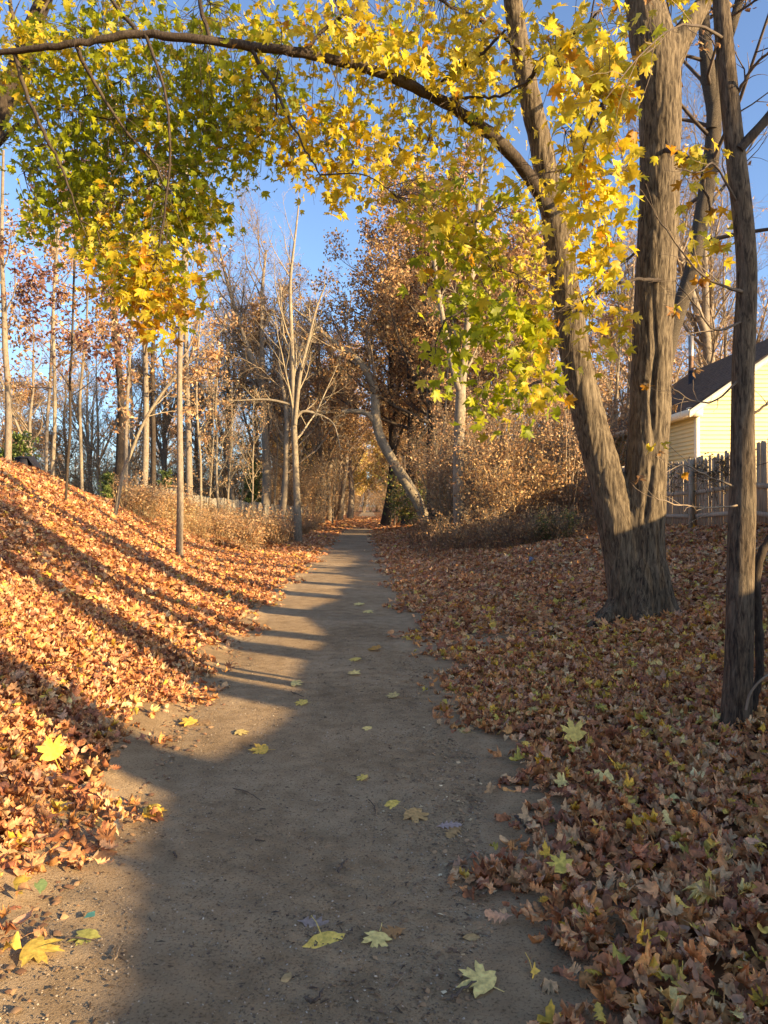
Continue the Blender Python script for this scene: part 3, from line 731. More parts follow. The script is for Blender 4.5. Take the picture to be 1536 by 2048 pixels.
SIDE = [
    [(30, 110, 9, 7.3), (55, 190, 8, 7.4), (90, 270, 7, 7.5), (130, 350, 5, 7.6), (160, 440, 3, 7.7)],
    [(150, 86, 9, 7.2), (190, 170, 7, 7.4), (250, 260, 5, 7.6), (310, 330, 4, 7.7), (350, 420, 3, 7.6)],
    [(280, 70, 9, 7.2), (230, 10, 8, 7.4), (190, -60, 6, 7.6), (150, -150, 4, 7.8)],
    [(420, 83, 9, 7.2), (400, 0, 8, 7.3), (410, -100, 5, 7.5)],
    [(600, 108, 9, 7.4), (650, 60, 8, 7.4), (710, 10, 7, 7.4), (760, -60, 5, 7.4)],
    [(500, 95, 9, 7.3), (560, 200, 6, 7.2), (600, 280, 4, 7.1), (640, 350, 3, 7.1)],
    [(860, 192, 10, 7.8), (900, 150, 8, 7.6), (960, 110, 7, 7.4), (1010, 60, 5, 7.2)],
    [(880, 200, 8, 7.8), (930, 196, 6, 7.4), (1000, 190, 5, 7.0), (1060, 160, 4, 6.6)],
    [(1105, 700, 8, 8.6), (1080, 660, 8, 7.8), (1030, 620, 7, 7.0), (960, 610, 5, 6.5), (890, 640, 3, 6.2)],
    [(1150, 800, 8, 8.6), (1110, 760, 7, 7.8), (1060, 770, 6, 7.0), (1000, 800, 4, 6.4)],
    [(1030, 400, 7, 8.5), (980, 430, 6, 8.2), (920, 460, 4, 7.9), (880, 520, 3, 7.8)],
    [(1270, 330, 12, 8.6), (1225, 345, 9, 7.9), (1170, 350, 7, 7.2), (1120, 340, 5, 6.6)],
    [(1330, 50, 12, 8.6), (1290, 110, 9, 7.2), (1230, 180, 8, 6.0), (1185, 240, 6, 5.4), (1165, 330, 4, 5.2)],
    [(1320, 560, 8, 8.5), (1270, 560, 7, 7.5), (1200, 580, 6, 6.8), (1140, 620, 4, 6.5)],
    [(1330, 300, 10, 8.5), (1370, 310, 8, 7.5), (1400, 340, 6, 6.8), (1420, 420, 4, 6.5)],
    [(1050, 170, 10, 8.5), (1100, 100, 8, 7.8), (1160, 60, 6, 7.0), (1200, 20, 5, 6.2)],
    [(1040, 100, 10, 8.4), (960, 40, 8, 8.0), (880, 0, 6, 7.6), (820, -60, 5, 7.3)],
    [(290, 68, 8, 7.2), (330, 180, 6, 7.0), (340, 320, 5, 7.0), (320, 480, 4, 7.1), (300, 560, 3, 7.1)],
]
for q in SIDE:
    P, R = limb(maple, mb0, q, 22, 6, jit=0.006); supports.append(P)
SUP = np.concatenate(supports)
# leaf blobs: px, py, rx, ry, depth, depth spread, count, share of green, share of deep green, share of orange
BLOBS = [
    (170, 230, 180, 130, 7.9, .8, 640, .85, .4, .02), (420, 220, 190, 130, 7.6, .8, 760, .72, .3, .05), (330, 400, 150, 90, 7.5, .6, 460, .6, .25, .1),
    (150, 390, 120, 90, 8.0, .6, 330, .85, .4, .03), (290, 530, 115, 75, 7.2, .4, 210, .3, .15, .25), (330, 600, 60, 60, 7.1, .3, 75, .2, .1, .4), (230, 480, 80, 60, 7.4, .3, 90, .5, .2, .1), (70, 90, 120, 90, 7.5, .7, 230, .45, .3, .05),
    (300, 50, 300, 70, 7.3, .8, 460, .6, .2, .03), (680, 60, 230, 80, 7.2, .8, 330, .35, .1, .05), (620, 230, 130, 90, 7.2, .7, 230, .25, .15, .08),
    (690, 330, 90, 70, 7.0, .5, 70, .15, .1, .05), (830, 270, 150, 110, 7.3, .7, 210, .25, .15, .05), (890, 430, 120, 110, 6.9, .5, 115, .5, .2, .02),
    (960, 100, 190, 110, 7.2, .8, 380, .12, .05, .05), (1190, 130, 120, 120, 5.6, .7, 190, .05, .0, .12), (1170, 300, 130, 110, 6.2, .7, 170, .12, .05, .1),
    (980, 620, 120, 75, 6.4, .4, 170, .82, .4, .0), (1150, 610, 100, 85, 6.7, .4, 150, .12, .02, .1), (1040, 770, 110, 75, 6.5, .4, 100, .62, .3, .0), (900, 680, 40, 50, 6.3, .2, 30, .9, .5, 0),
    (1390, 320, 40, 80, 6.6, .4, 26, .0, .0, .6), (1400, 470, 60, 60, 6.6, .4, 26, .1, 0, .3), (940, 520, 90, 55, 6.8, .4, 90, .6, .3, .02), (1050, 450, 120, 120, 7.3, .6, 150, .25, .1, .05), (1200, 470, 90, 110, 6.5, .5, 90, .1, .02, .15),
    (250, -130, 380, 110, 7.6, 1.0, 420, .4, .2, .03), (850, -130, 320, 110, 7.6, 1.0, 380, .2, .1, .03), (1250, -80, 160, 90, 6.8, .7, 120, .05, 0, .1),
]
G_ = np.array([(.47, .47, .042), (.40, .43, .038), (.52, .50, .048)]); DG = np.array([(.32, .36, .036), (.26, .31, .032)]); YL = np.array([(.70, .52, .060), (.64, .44, .045), (.74, .59, .100), (.60, .50, .060)]); OR = np.array([(.58, .27, .030), (.50, .22, .028)])
rng = np.random.default_rng(77)
for (bx, by, rx, ry, dd, ds, cnt, *_) in BLOBS:          # boughs reaching into each mass of leaves
    for _ in range(max(1, cnt // 90)):
        c_ = at(bx + rng.uniform(-.8, .8) * rx, by + rng.uniform(-.7, .7) * ry, dd + (.55 if dd >= 7 and by < 500 else 0) + rng.uniform(-.6, .6) * ds) - mb0
        s0 = SUP[np.argmin(np.linalg.norm((SUP - c_) * [1, 1, 1.0], axis=1))]; L0 = np.linalg.norm(c_ - s0)
        if L0 < .25: continue
        mid = s0 * .5 + c_ * .5 + rng.normal(0, .14 * L0, 3) + [0, 0, .06 * L0]
        P = spline([s0, mid, c_], 12); MB().tubes(P, np.linspace(.009, .003, 12), 5).build('bough', M_BARK_DARK, maple, True, False); SUP = np.concatenate([SUP, P[3:]])
tw = []; LP = []; LC = []; LD = []
for (bx, by, rx, ry, dd, ds, cnt, g, dg, orr) in BLOBS:
    cnt = int(cnt * (2.2 if bx < 560 else 1.4 if by > 500 else 2.5 if bx < 1060 else 1.7)); nsp = max(3, cnt // 9); dd = dd + (.55 if dd >= 7 and by < 500 else 0)
    v = rng.normal(0, 1, (nsp, 3)); v = v / np.maximum(np.linalg.norm(v, axis=1, keepdims=True), 1e-6) * rng.random((nsp, 1)) ** .45
    for q in v:
        c_ = at(bx + q[0] * rx, by + q[1] * ry, dd + q[2] * ds) - mb0
        dist = np.linalg.norm(SUP - c_ - np.array([0, 0, .25]), axis=1); s0 = SUP[np.argmin(dist * rng.uniform(.85, 1.15, len(SUP)))]
        L0 = np.linalg.norm(c_ - s0); mid = s0 * .45 + c_ * .55 + np.array([0, 0, .12 * L0]) + rng.normal(0, .12 * L0 + .01, 3)
        end = c_ + unit(c_ - mid) * .18 + np.array([0, 0, -.12])
        P = spline([s0, mid, c_, end], 7); tw.append(P)
        m = max(3, int(rng.normal(cnt / nsp, 2)))
        f = rng.uniform(3.2, 6, m); i = np.minimum(f.astype(int), 5); w = (f - i)[:, None]
        pos = P[i] * (1 - w) + P[i + 1] * w + rng.normal(0, .085, (m, 3)) + np.array([0, 0, -.05])
        LP.append(pos)
        # neighbours on one spray share their colour
        base = rng.random(); cc = []
        for _ in range(m):
            r_ = rng.random() * .45 + base * .55
            if r_ < g: cc.append((DG if rng.random() < dg / max(g, .01) else G_)[rng.integers(0, 2)])
            elif rng.random() < orr * .6: cc.append(OR[rng.integers(0, 2)])
            else: cc.append(YL[rng.integers(0, 4)])
        LC.append(np.array(cc) * rng.uniform(.85, 1.12, (m, 1)))
tw = np.array(tw); rr = np.linspace(.0035, .0012, 7)[None].repeat(len(tw), 0)
o = MB().tubes(tw, rr, 4).build('twigs', M_TWIG_DARK, maple, False, False); o['kind'] = 'stuff'
LP = np.concatenate(LP); LC = np.concatenate(LC)
keep = np.ones(len(LP), dtype=bool); cams = np.array([0, 0, EYE]) - mb0       # few leaves hang close in front of the stems
for (P, R), ch in zip(maple_stems[:2] + [(supports[0], np.full(len(supports[0]), .07))], (.72, .62, .6)):
    rel = LP - cams; pr = P - cams
    ang = np.stack([rel[:, 0] / rel[:, 1], rel[:, 2] / rel[:, 1]], 1); pa = np.stack([pr[:, 0] / pr[:, 1], pr[:, 2] / pr[:, 1]], 1)
    for k0 in range(0, len(LP), 4000):
        dd2 = np.linalg.norm(ang[k0:k0 + 4000, None] - pa[None], axis=2); near = dd2.min(1) < (R / pr[:, 1])[dd2.argmin(1)] * 1.15
        keep[k0:k0 + 4000] &= ~(near & (rng.random(len(near)) < ch))
LP = LP[keep]; LC = LC[keep]; N = len(LP)
hd = rng.normal(0, .55, (N, 3)) + np.array([0, 0, -.75]); nr = rng.normal(0, 1, (N, 3)) + np.array([.25, -.2, .35])
LB = basis_from(nr, hd); LS = rng.uniform(.065, .108, N) * np.interp((LP + mb0)[:, 1], [5, 7, 7.5], [1.3, 1.24, 1.05])
CROWN_T = [curl(star_tpl(MID_A, MID_R, .12, noise_a=.015, seed=40 + k), ky, kx, tw_) for k, (ky, kx, tw_) in enumerate([(-.8, .6, .2), (.7, -.9, -.3), (-1.4, .3, .4), (.3, 1.3, .1)])]
FULL_T = [curl(star_tpl(FULL_A, FULL_R, .12, noise_a=.012, seed=50 + k), ky, kx, tw_) for k, (ky, kx, tw_) in enumerate([(-.8, .6, .2), (.7, -.9, -.3), (-1.4, .3, .4)])]
wp = LP + mb0; vx = CX + wp[:, 0] / wp[:, 1] * F; vy = HY - (wp[:, 2] - EYE) / wp[:, 1] * F
vis = (vx > 0) & (vx < 1536) & (vy > 0)
order = np.argsort(np.where(vis, -LS / wp[:, 1], 1)); top = order[:300]; rest = order[300:]
cm = MB(); ti = rng.integers(0, 4, N)
for t in range(4):
    s = rest[ti[rest] == t]; cm.leaves(CROWN_T[t], LP[s], LB[s], LS[s], LC[s])
crown = cm.build('crown', M_MAPLE, maple); crown['kind'] = 'stuff'
ALLC = np.concatenate([G_, DG, YL, OR]); cmesh = {}
for i in top:
    ci = int(np.argmin(np.abs(ALLC - LC[i]).sum(1))); t = int(rng.integers(0, 3))
    if (ci, t) not in cmesh: cmesh[(ci, t)] = make_leaf_mesh('leaf', FULL_T[t], ALLC[ci], M_MAPLE)
    o = link('leaf', cmesh[(ci, t)], crown); m4 = Matrix(LB[i].T.tolist()).to_4x4() @ Matrix.Scale(float(LS[i]), 4); m4.translation = Vector(LP[i].tolist()); o.matrix_local = m4

# ---- slim dark tree close on the right
rb = on_ground(1470, 4.85)
P1 = stem_px([(1466, 1480, 74), (1467, 1430, 66), (1471, 1300, 60), (1478, 1150, 57), (1487, 1000, 54), (1490, 850, 50), (1490, 700, 46), (1488, 560, 45), (1479, 430, 43), (1469, 300, 41), (1456, 150, 39), (1443, 0, 35), (1432, -160, 30), (1425, -400, 20)], 4.85, rb, .9)
P2 = stem_px([(1478, 300, 20), (1500, 275, 19), (1536, 235, 18), (1600, 150, 15), (1680, 40, 10)], 4.8, rb)
slim = make_tree('slim_tree', 'slim dark grey tree close beside the path, nearest on the right', rb, [P1], [], M_BARK_SLIM, M_TWIG_DARK, seed=3, sides=20, wobble=.35)
MB().tubes(spline(P2[0], 30), spline(P2[1][:, None], 30)[:, 0], 10).build('branch', M_BARK_DARK, slim, True, False)
for q in [[(1490, 585, 14, 4.85), (1455, 575, 9, 4.7), (1400, 545, 6, 4.6), (1340, 470, 4, 4.5), (1310, 430, 3, 4.5)],
          [(1490, 840, 8, 4.85), (1540, 800, 6, 4.9), (1570, 740, 4, 5)],
          [(1488, 985, 8, 4.85), (1450, 965, 6, 4.8), (1413, 952, 5, 4.7), (1370, 930, 3, 4.6), (1330, 945, 2, 4.5)],
          [(1485, 1010, 6, 4.85), (1430, 1015, 5, 4.6), (1360, 1010, 4, 4.4), (1310, 995, 3, 4.3)],
          [(1480, 420, 9, 4.85), (1430, 330, 6, 4.7), (1400, 345, 4, 4.6), (1350, 335, 3, 4.5)],
          [(1466, 200, 10, 4.85), (1510, 130, 8, 4.7), (1560, 90, 6, 4.6)],
          [(1450, 80, 10, 4.85), (1400, 50, 7, 4.6), (1340, 60, 5, 4.3), (1270, 120, 4, 4.1), (1210, 200, 3, 4.0)],
          [(1488, 640, 8, 4.85), (1430, 660, 6, 4.6), (1390, 610, 4, 4.5), (1350, 560, 3, 4.4)],
          [(1490, 750, 7, 4.85), (1430, 800, 5, 4.7), (1380, 800, 4, 4.6), (1340, 770, 3, 4.5)]]:
    P, R = limb(slim, rb, [(u_[0], u_[1], u_[2] * .72, u_[3]) for u_ in q], 16, 6, M_TWIG if q[0][1] > 900 else M_TWIG_DARK, jit=.0025, name='branch')
    Pc, Rc = sprout(RNG, P[None], R[None], 8, .25, .98, .7, .4, 6, .02, .16, .5)
    MB().tubes(Pc, np.maximum(Rc, .0012), 4).build('twigs', M_TWIG, slim, False, False)['kind'] = 'stuff'
    n = 3; sel = RNG.integers(0, len(Pc), n); pos = Pc[sel, -1] + RNG.normal(0, .02, (n, 3))
    pal = np.concatenate([OR, RUST[:2], YL[:1]])
    for k in range(n):
        key = ('s', int(RNG.integers(0, 5)))
        if key not in cmesh: cmesh[key] = make_leaf_mesh('leaf', DRY[key[1] % 3], pal[key[1]], M_MAPLE)
        o = link('leaf', cmesh[key], slim); place_leaf(o, tuple(pos[k]), tuple(RNG.normal(0, 1, 3)), float(RNG.uniform(0, 6)), float(RNG.uniform(.05, .09)))
# woody vine at its foot
vb = on_ground(1506, 4.95)
vine = empty('woody_vine', vb, 'thick brown woody vine bending up beside the slim dark tree', 'vine')
Pv = stem_px([(1500, 1440, 15), (1508, 1400, 15), (1519, 1340, 16), (1518, 1260, 17), (1512, 1180, 17), (1518, 1120, 17), (1535, 1085, 16), (1560, 1040, 14), (1600, 980, 12)], 4.95, vb)
MB().tubes(spline(Pv[0], 40) + RNG.normal(0, .003, (40, 3)), spline(Pv[1][:, None], 40)[:, 0] * RNG.uniform(.9, 1.1, 40), 10).build('stem', M_BARK_DARK, vine, True, False)
Pv = stem_px([(1492, 1420, 6), (1500, 1388, 6), (1520, 1362, 5), (1550, 1340, 5)], 4.7, vb)
MB().tubes(spline(Pv[0], 14), spline(Pv[1][:, None], 14)[:, 0], 6).build('shoot', M_TWIG, vine, True, False)

# ---- rough barked tree behind the maple
qb = on_ground(1300, 14.0)
P1 = stem_px([(1300, 1090, 52), (1312, 900, 46), (1330, 750, 42), (1352, 640, 40), (1383, 540, 39), (1408, 440, 39), (1424, 340, 38), (1424, 240, 37), (1414, 160, 36), (1408, 60, 30), (1400, -100, 25), (1390, -400, 14)], 14.0, qb, .8)
P2 = stem_px([(1424, 260, 26), (1440, 130, 22), (1470, 40, 18), (1500, -100, 14), (1530, -300, 8)], 14.0, qb)
make_tree('rough_barked_tree', 'leaning tree with coarse dark bark rising behind the right maple stem', qb, [P1, P2],
          [dict(k=14, t0=.4, t1=1, ang=.95, lenf=.35, n=8, up=.05, wob=.15, rf=.3, sides=5), dict(k=8, t0=.2, t1=1, ang=.7, lenf=.4, n=6, up=.03, wob=.2, rf=.55), dict(k=6, t0=.2, t1=1, ang=.7, lenf=.45, n=4, up=0, wob=.2, rf=.6)],
          M_BARK_ROUGH, M_TWIG_DARK, dict(per=.75, size=.10, pal=RUST), seed=8, sides=14)

# ---- pale forked tree right of the path
sb = on_ground(921, 25)
P1 = stem_px([(921, 1100, 27), (920, 1000, 24), (920, 900, 22), (920, 820, 21), (921, 760, 20), (930, 690, 15), (938, 600, 13), (950, 500, 11), (962, 380, 8), (970, 200, 4)], 25, sb)
P2 = stem_px([(919, 780, 14), (905, 740, 12), (893, 680, 10), (880, 600, 9), (868, 500, 7), (850, 330, 3)], 25, sb)
make_tree('pale_forked_tree', 'pale smooth tree forking halfway up, right of the path behind yellow leaves', sb, [P1, P2],
          [dict(k=9, t0=.4, t1=1, ang=.75, lenf=.25, n=8, up=.08, wob=.12, rf=.35, sides=4), dict(k=7, t0=.2, t1=1, ang=.7, lenf=.45, n=5, up=.03, wob=.18, rf=.5), dict(k=4, t0=.2, t1=1, ang=.7, lenf=.5, n=4, wob=.2, rf=.6)],
          M_BARK_PALE, M_TWIG_PALE, dict(per=.35, size=.13, pal=TAN), seed=9, sides=12)

# ---- curved leaning tree over the path
cb = on_ground(845, 42)
P1 = stem_px([(852, 1045, 27), (838, 1005, 26), (815, 965, 25), (785, 920, 24), (760, 875, 22), (750, 830, 21), (748, 780, 20), (735, 745, 18), (712, 715, 16), (685, 697, 14), (655, 672, 10), (620, 640, 6), (585, 612, 3.5), (555, 580, 1.5)], 42, cb, .86)
P2 = stem_px([(751, 845, 12), (735, 828, 11), (705, 822, 10), (670, 825, 8), (630, 822, 5)], 42, cb)
make_tree('leaning_tree', 'grey tree with curved trunk leaning out over the path', cb, [P1, P2],
          [dict(k=12, t0=.45, t1=1, ang=1.0, lenf=.35, n=8, up=.12, wob=.15, rf=.4, sides=4), dict(k=8, t0=.15, t1=1, ang=.7, lenf=.4, n=6, up=.05, wob=.2, rf=.55), dict(k=6, t0=.1, t1=1, ang=.7, lenf=.45, n=4, wob=.2, rf=.6)],
          M_BARK_PALE, M_TWIG, dict(per=.5, size=.17, pal=RUST), seed=10, sides=12, extra=.005)

# ---- bare slender tree left of the path
bb = on_ground(594, 32)
P1 = stem_px([(597, 1085, 18), (594, 1000, 14), (590, 900, 11.5), (586, 830, 10.5), (583, 740, 9), (582, 640, 7.5), (583, 560, 6), (590, 480, 4.5), (596, 400, 2.5)], 32, bb)
P2 = stem_px([(590, 850, 9), (595, 800, 8), (603, 740, 7), (618, 680, 6), (632, 620, 4), (650, 570, 3)], 32, bb)
P3 = stem_px([(590, 840, 6), (606, 823, 6), (640, 830, 4), (668, 850, 3), (682, 900, 2)], 32, bb)
P4 = stem_px([(586, 810, 6), (540, 800, 5), (500, 800, 4), (455, 802, 2)], 32, bb)
make_tree('bare_tree', 'slender bare pale tree with upswept branches at the left edge of the path', bb, [P1, P2, P3, P4],
          [dict(k=10, t0=.25, t1=1, ang=.65, lenf=.3, n=8, up=.09, wob=.1, rf=.45, sides=4), dict(k=7, t0=.2, t1=1, ang=.6, lenf=.45, n=5, up=.05, wob=.15, rf=.5), dict(k=4, t0=.2, t1=1, ang=.6, lenf=.5, n=4, up=.03, wob=.15, rf=.6)],
          M_BARK_PALE, M_TWIG_PALE, dict(per=.02, size=.13, pal=TAN), seed=12, sides=10, extra=.003)

# ---- straight young tree on the left flat
tb_ = on_ground(358, 18)
P1 = stem_px([(359, 1145, 17), (357, 1080, 14), (357, 980, 13), (357, 850, 12), (358, 720, 11), (360, 600, 10), (364, 450, 8), (368, 300, 6), (372, 100, 4)], 18, tb_)
make_tree('straight_young_tree', 'straight slim grey trunk standing alone on the flat left of the path', tb_, [P1],
          [dict(k=12, t0=.5, t1=1, ang=.9, lenf=.22, n=8, up=.06, wob=.12, rf=.4, sides=4), dict(k=6, t0=.2, t1=1, ang=.7, lenf=.45, n=5, wob=.18, rf=.5), dict(k=4, t0=.2, t1=1, ang=.7, lenf=.5, n=4, wob=.2, rf=.6)],
          M_BARK_GREY, M_TWIG, dict(per=.18, size=.10, pal=TAN), seed=13, sides=12)

# ---- saplings and trees on the left bank, each its own shape
def bank_tree(px, d, pts, label, bark, twig, pal, per, seed, name='bank_tree', size=.11, k1=10, spread=.1, t0=.35, lf=.24):
    b = on_ground(px, d); P = stem_px(pts, d, b); P[0][0] = (0, 0, 0)
    return make_tree(name, label, b, [P], [dict(k=k1, t0=t0, t1=1, ang=.95, lenf=lf, n=8, up=.04, wob=.14, rf=.42, sides=4), dict(k=6, t0=.2, t1=1, ang=.75, lenf=.45, n=5, up=.02, wob=.2, rf=.55), dict(k=4, t0=.2, t1=1, ang=.75, lenf=.5, n=4, wob=.2, rf=.6)],
                     bark, twig, dict(per=per * 8, size=size * 1.12, pal=pal, spread=spread * .9), seed=seed, group=None, sides=8)
bank_tree(131, 16.5, [(131, 1016, 6), (134, 930, 6), (138, 850, 5.5), (136, 760, 5), (142, 690, 5), (149, 600, 4.5), (152, 480, 4), (150, 380, 3)], 'thin dark sapling with purple brown leaves on the left bank', M_BARK_DARK, M_TWIG_DARK, PURP, .75, 21, 'dark_sapling', .095, 12, .08, .35, .3)
bank_tree(228, 19, [(228, 1070, 8), (236, 1010, 8), (248, 950, 7.5), (262, 910, 7), (285, 850, 6.5), (320, 790, 6), (360, 740, 5), (405, 700, 4), (450, 655, 3)], 'pale sapling leaning right across the left slope', M_BARK_PALE, M_TWIG_PALE, TAN, .3, 22, 'leaning_sapling', .10, 10, .1)
bank_tree(16, 21.5, [(18, 885, 14), (16, 800, 13), (10, 700, 12), (12, 600, 10), (6, 480, 8), (4, 300, 5)], 'brown leaved tree at the crest of the bank, nearest the left edge', M_BARK_GREY, M_TWIG, TAN, .5, 23)
bank_tree(92, 23, [(91, 925, 7), (92, 850, 7), (98, 760, 6), (104, 660, 5), (110, 540, 4), (112, 420, 3)], 'thin tan leaved tree on the crest beside a paler trunk', M_BARK_GREY, M_TWIG, TAN, .55, 24)
bank_tree(103, 21, [(101, 955, 8), (107, 890, 8), (109, 800, 7.5), (110, 700, 7), (112, 600, 6), (118, 480, 5), (120, 320, 3)], 'pale thin trunk with tan leaves rooted on the bank crest', M_BARK_PALE, M_TWIG, TAN, .5, 25)
bank_tree(164, 25, [(164, 945, 7), (166, 870, 6.5), (166, 780, 6), (168, 680, 5), (172, 560, 4), (176, 420, 3)], 'slender pale tree standing behind the dark sapling', M_BARK_PALE, M_TWIG, TAN, .4, 26)
bank_tree(236, 27, [(236, 975, 20), (238, 880, 17), (238, 800, 15), (236, 700, 14), (230, 620, 13), (222, 540, 11), (215, 400, 8), (210, 200, 4)], 'thick dark trunk at the foot of the far left bank', M_BARK_DARK, M_TWIG_DARK, RUST, .45, 27, size=.14, k1=12, lf=.2)
bank_tree(252, 26, [(250, 975, 8), (254, 880, 8), (258, 780, 7), (262, 690, 6), (270, 560, 5), (276, 400, 3)], 'thin trunk close beside the thick dark one', M_BARK_GREY, M_TWIG, TAN, .5, 28)
bank_tree(287, 28, [(287, 990, 13), (292, 900, 13), (293, 800, 12), (291, 700, 11), (287, 600, 10), (292, 450, 8), (300, 250, 4)], 'grey trunk with peeling crown behind the leaning sapling', M_BARK_GREY, M_TWIG, TAN, .5, 29, size=.13)
bank_tree(306, 29, [(306, 985, 11), (304, 900, 10), (302, 820, 9), (306, 700, 8), (318, 560, 6), (330, 400, 4)], 'darker twin trunk behind the grey one', M_BARK_DARK, M_TWIG, RUST, .5, 30, size=.13)
bank_tree(380, 34, [(380, 1000, 14), (378, 900, 12), (376, 800, 11), (374, 700, 10), (372, 560, 8), (374, 400, 5)], 'grey trunk showing just behind the straight young tree', M_BARK_GREY, M_TWIG, TAN, .35, 31, size=.14)
bank_tree(402, 33, [(404, 1010, 6), (400, 930, 5), (395, 860, 5), (392, 760, 4), (398, 640, 3)], 'wispy pale sapling in the dry brush', M_BARK_PALE, M_TWIG_PALE, TAN, .35, 32, size=.13)

# ---- big limb reaching in at the upper left from a tree out of the frame
ob = on_ground(-260, 9.5)
P1 = stem_px([(-260, 1100, 70), (-200, 800, 60), (-110, 500, 52), (-40, 300, 46), (15, 170, 40), (55, 80, 36), (95, 0, 30), (150, -140, 24), (200, -350, 14)], 9.5, ob)
P2 = stem_px([(-60, 350, 16), (0, 285, 13), (30, 255, 10), (75, 215, 6)], 9.4, ob)
P1[0][0] = (0, 0, 0)
make_tree('overhanging_tree', 'dark leaning trunk crossing the upper left corner behind the leaves', ob, [P1, P2], [dict(k=7, t0=.5, t1=1, ang=.8, lenf=.25, n=8, wob=.15, rf=.35, sides=4), dict(k=5, t0=.2, t1=1, ang=.7, lenf=.4, n=5, wob=.2, rf=.5)], M_BARK_DARK, M_TWIG_DARK, seed=35, sides=14)

# ---- kinds of tree for the wood behind
def proto_tree(name, label, h, r, seed, bark, twig, k=(14, 8, 6), lens=(.36, .4, .45), t0=.25, up=.08, ang=.8, leaves=None, fork=0, extra=.004, cat='tree', group=None):
    st = [straight(h, r, r * .2, (random.uniform(-.04, .04), random.uniform(-.04, .04)), h * .008, seed)]
    for q in range(fork):
        a = seed * 1.7 + q * 2.3; p0 = st[0][0][2 + q % 2]; dr = np.array([math.cos(a) * .45, math.sin(a) * .45, 1.0]); n = 7
        pts = np.array([p0 + dr * h * .55 * (t / 6) * np.array([1 - .3 * t / 6, 1 - .3 * t / 6, 1]) for t in range(n)]); st.append((pts, np.linspace(r * .6, r * .12, n)))
    lv = [dict(k=k[0], t0=t0, t1=1, ang=ang, lenf=lens[0], n=9, up=up, wob=.13, rf=.45, sides=5), dict(k=k[1], t0=.15, t1=1, ang=.7, lenf=lens[1], n=6, up=up * .6, wob=.17, rf=.55), dict(k=k[2], t0=.15, t1=1, ang=.65, lenf=lens[2], n=4, up=.02, wob=.18, rf=.6)]
    return make_tree(name, label, (0, 0, -50), st, lv, bark, twig, leaves, seed=seed, sides=9, extra=extra, cat=cat, group=group)
PROTO = {
    'oak': proto_tree('oak_tree', 'x', 20, .38, 101, M_BARK_DARK, M_TWIG_DARK, (18, 9, 6), (.36, .42, .45), .22, .05, .95, dict(per=7.5, size=.21, pal=RUST, spread=.22), 1, .008),
    'oak2': proto_tree('oak_tree', 'x', 18, .34, 102, M_BARK_GREY, M_TWIG, (18, 9, 6), (.38, .42, .45), .2, .04, 1.0, dict(per=4.5, size=.20, pal=TAN, spread=.2), 1, .008),
    'gold': proto_tree('gold_tree', 'x', 16, .26, 103, M_BARK_GREY, M_TWIG, (18, 9, 5), (.36, .42, .45), .15, .03, 1.0, dict(per=8, size=.30, pal=GOLD, spread=.28), 0, .01),
    'bare': proto_tree('bare_wood_tree', 'x', 19, .36, 104, M_BARK_GREY, M_TWIG, (18, 11, 11), (.42, .42, .45), .2, .12, .75, dict(per=.05, size=.2, pal=TAN), 2, .006),
    'bare2': proto_tree('bare_wood_tree', 'x', 15, .20, 105, M_BARK_GREY, M_TWIG, (17, 10, 10), (.34, .42, .45), .22, .10, .7, dict(per=.10, size=.18, pal=TAN), 1, .005),
    'tall': proto_tree('yard_tree', 'x', 22, .26, 108, M_BARK_GREY, M_TWIG, (9, 6, 4), (.22, .4, .45), .5, .1, .7, None, 0, .005),
    'thin': proto_tree('thin_tree', 'x', 12, .11, 106, M_BARK_PALE, M_TWIG_PALE, (14, 8, 5), (.28, .42, .45), .2, .08, .75, dict(per=.9, size=.15, pal=TAN, spread=.12), 0, .004),
    'thin2': proto_tree('thin_tree', 'x', 10, .09, 107, M_BARK_GREY, M_TWIG, (14, 8, 5), (.30, .42, .45), .15, .06, .85, dict(per=1.6, size=.15, pal=RUST, spread=.12), 0, .004),
}
def shrub_proto(name, seed, h, nst, pal, per, size, twig, cat='shrub', mat=None, wide=.5):
    g = np.random.default_rng(seed); st = []
    for q in range(nst):
        a = g.uniform(0, 6.28); l = g.uniform(.1, wide); n = 6; t = np.linspace(0, 1, n); hh = h * g.uniform(.6, 1.1)
        pts = np.stack([np.cos(a) * (.15 + l * hh * t ** 1.3), np.sin(a) * (.15 + l * hh * t ** 1.3), hh * t], 1); st.append((pts, np.linspace(.022, .006, n) * h / 3))
    lv = [dict(k=9, t0=.15, t1=1, ang=.75, lenf=.42, n=6, up=.05, wob=.2, rf=.6, sides=3), dict(k=8, t0=.15, t1=1, ang=.8, lenf=.5, n=5, up=0, wob=.22, rf=.6)]
    return make_tree(name, 'x', (0, 0, -50), st, lv, twig, twig, dict(per=per, size=size, pal=pal, spread=.10), seed=seed, sides=5, extra=.003, cat=cat, leaf_mat=mat)
PROTO['shrub'] = shrub_proto('brown_shrub', 201, 4.2, 10, TAN, 3.2, .10, M_TWIG_PALE)
PROTO['shrub2'] = shrub_proto('brown_shrub', 202, 3.2, 11, RUST, 3.0, .095, M_TWIG)
PROTO['shrub3'] = shrub_proto('brown_shrub', 203, 5.5, 9, TAN, 3.2, .11, M_TWIG)
PROTO['low'] = shrub_proto('dry_bush', 204, 1.5, 12, TAN, 2.2, .085, M_TWIG_PALE, wide=.8)
PROTO['low2'] = shrub_proto('dry_bush', 205, 1.3, 12, RUST, .55, .08, M_TWIG, wide=.8)
PROTO['greenlow'] = shrub_proto('green_bush', 206, 1.2, 12, np.concatenate([GREEN, GOLD[2:]]), 3.0, .08, M_TWIG, wide=.8, mat=M_NEEDLE)
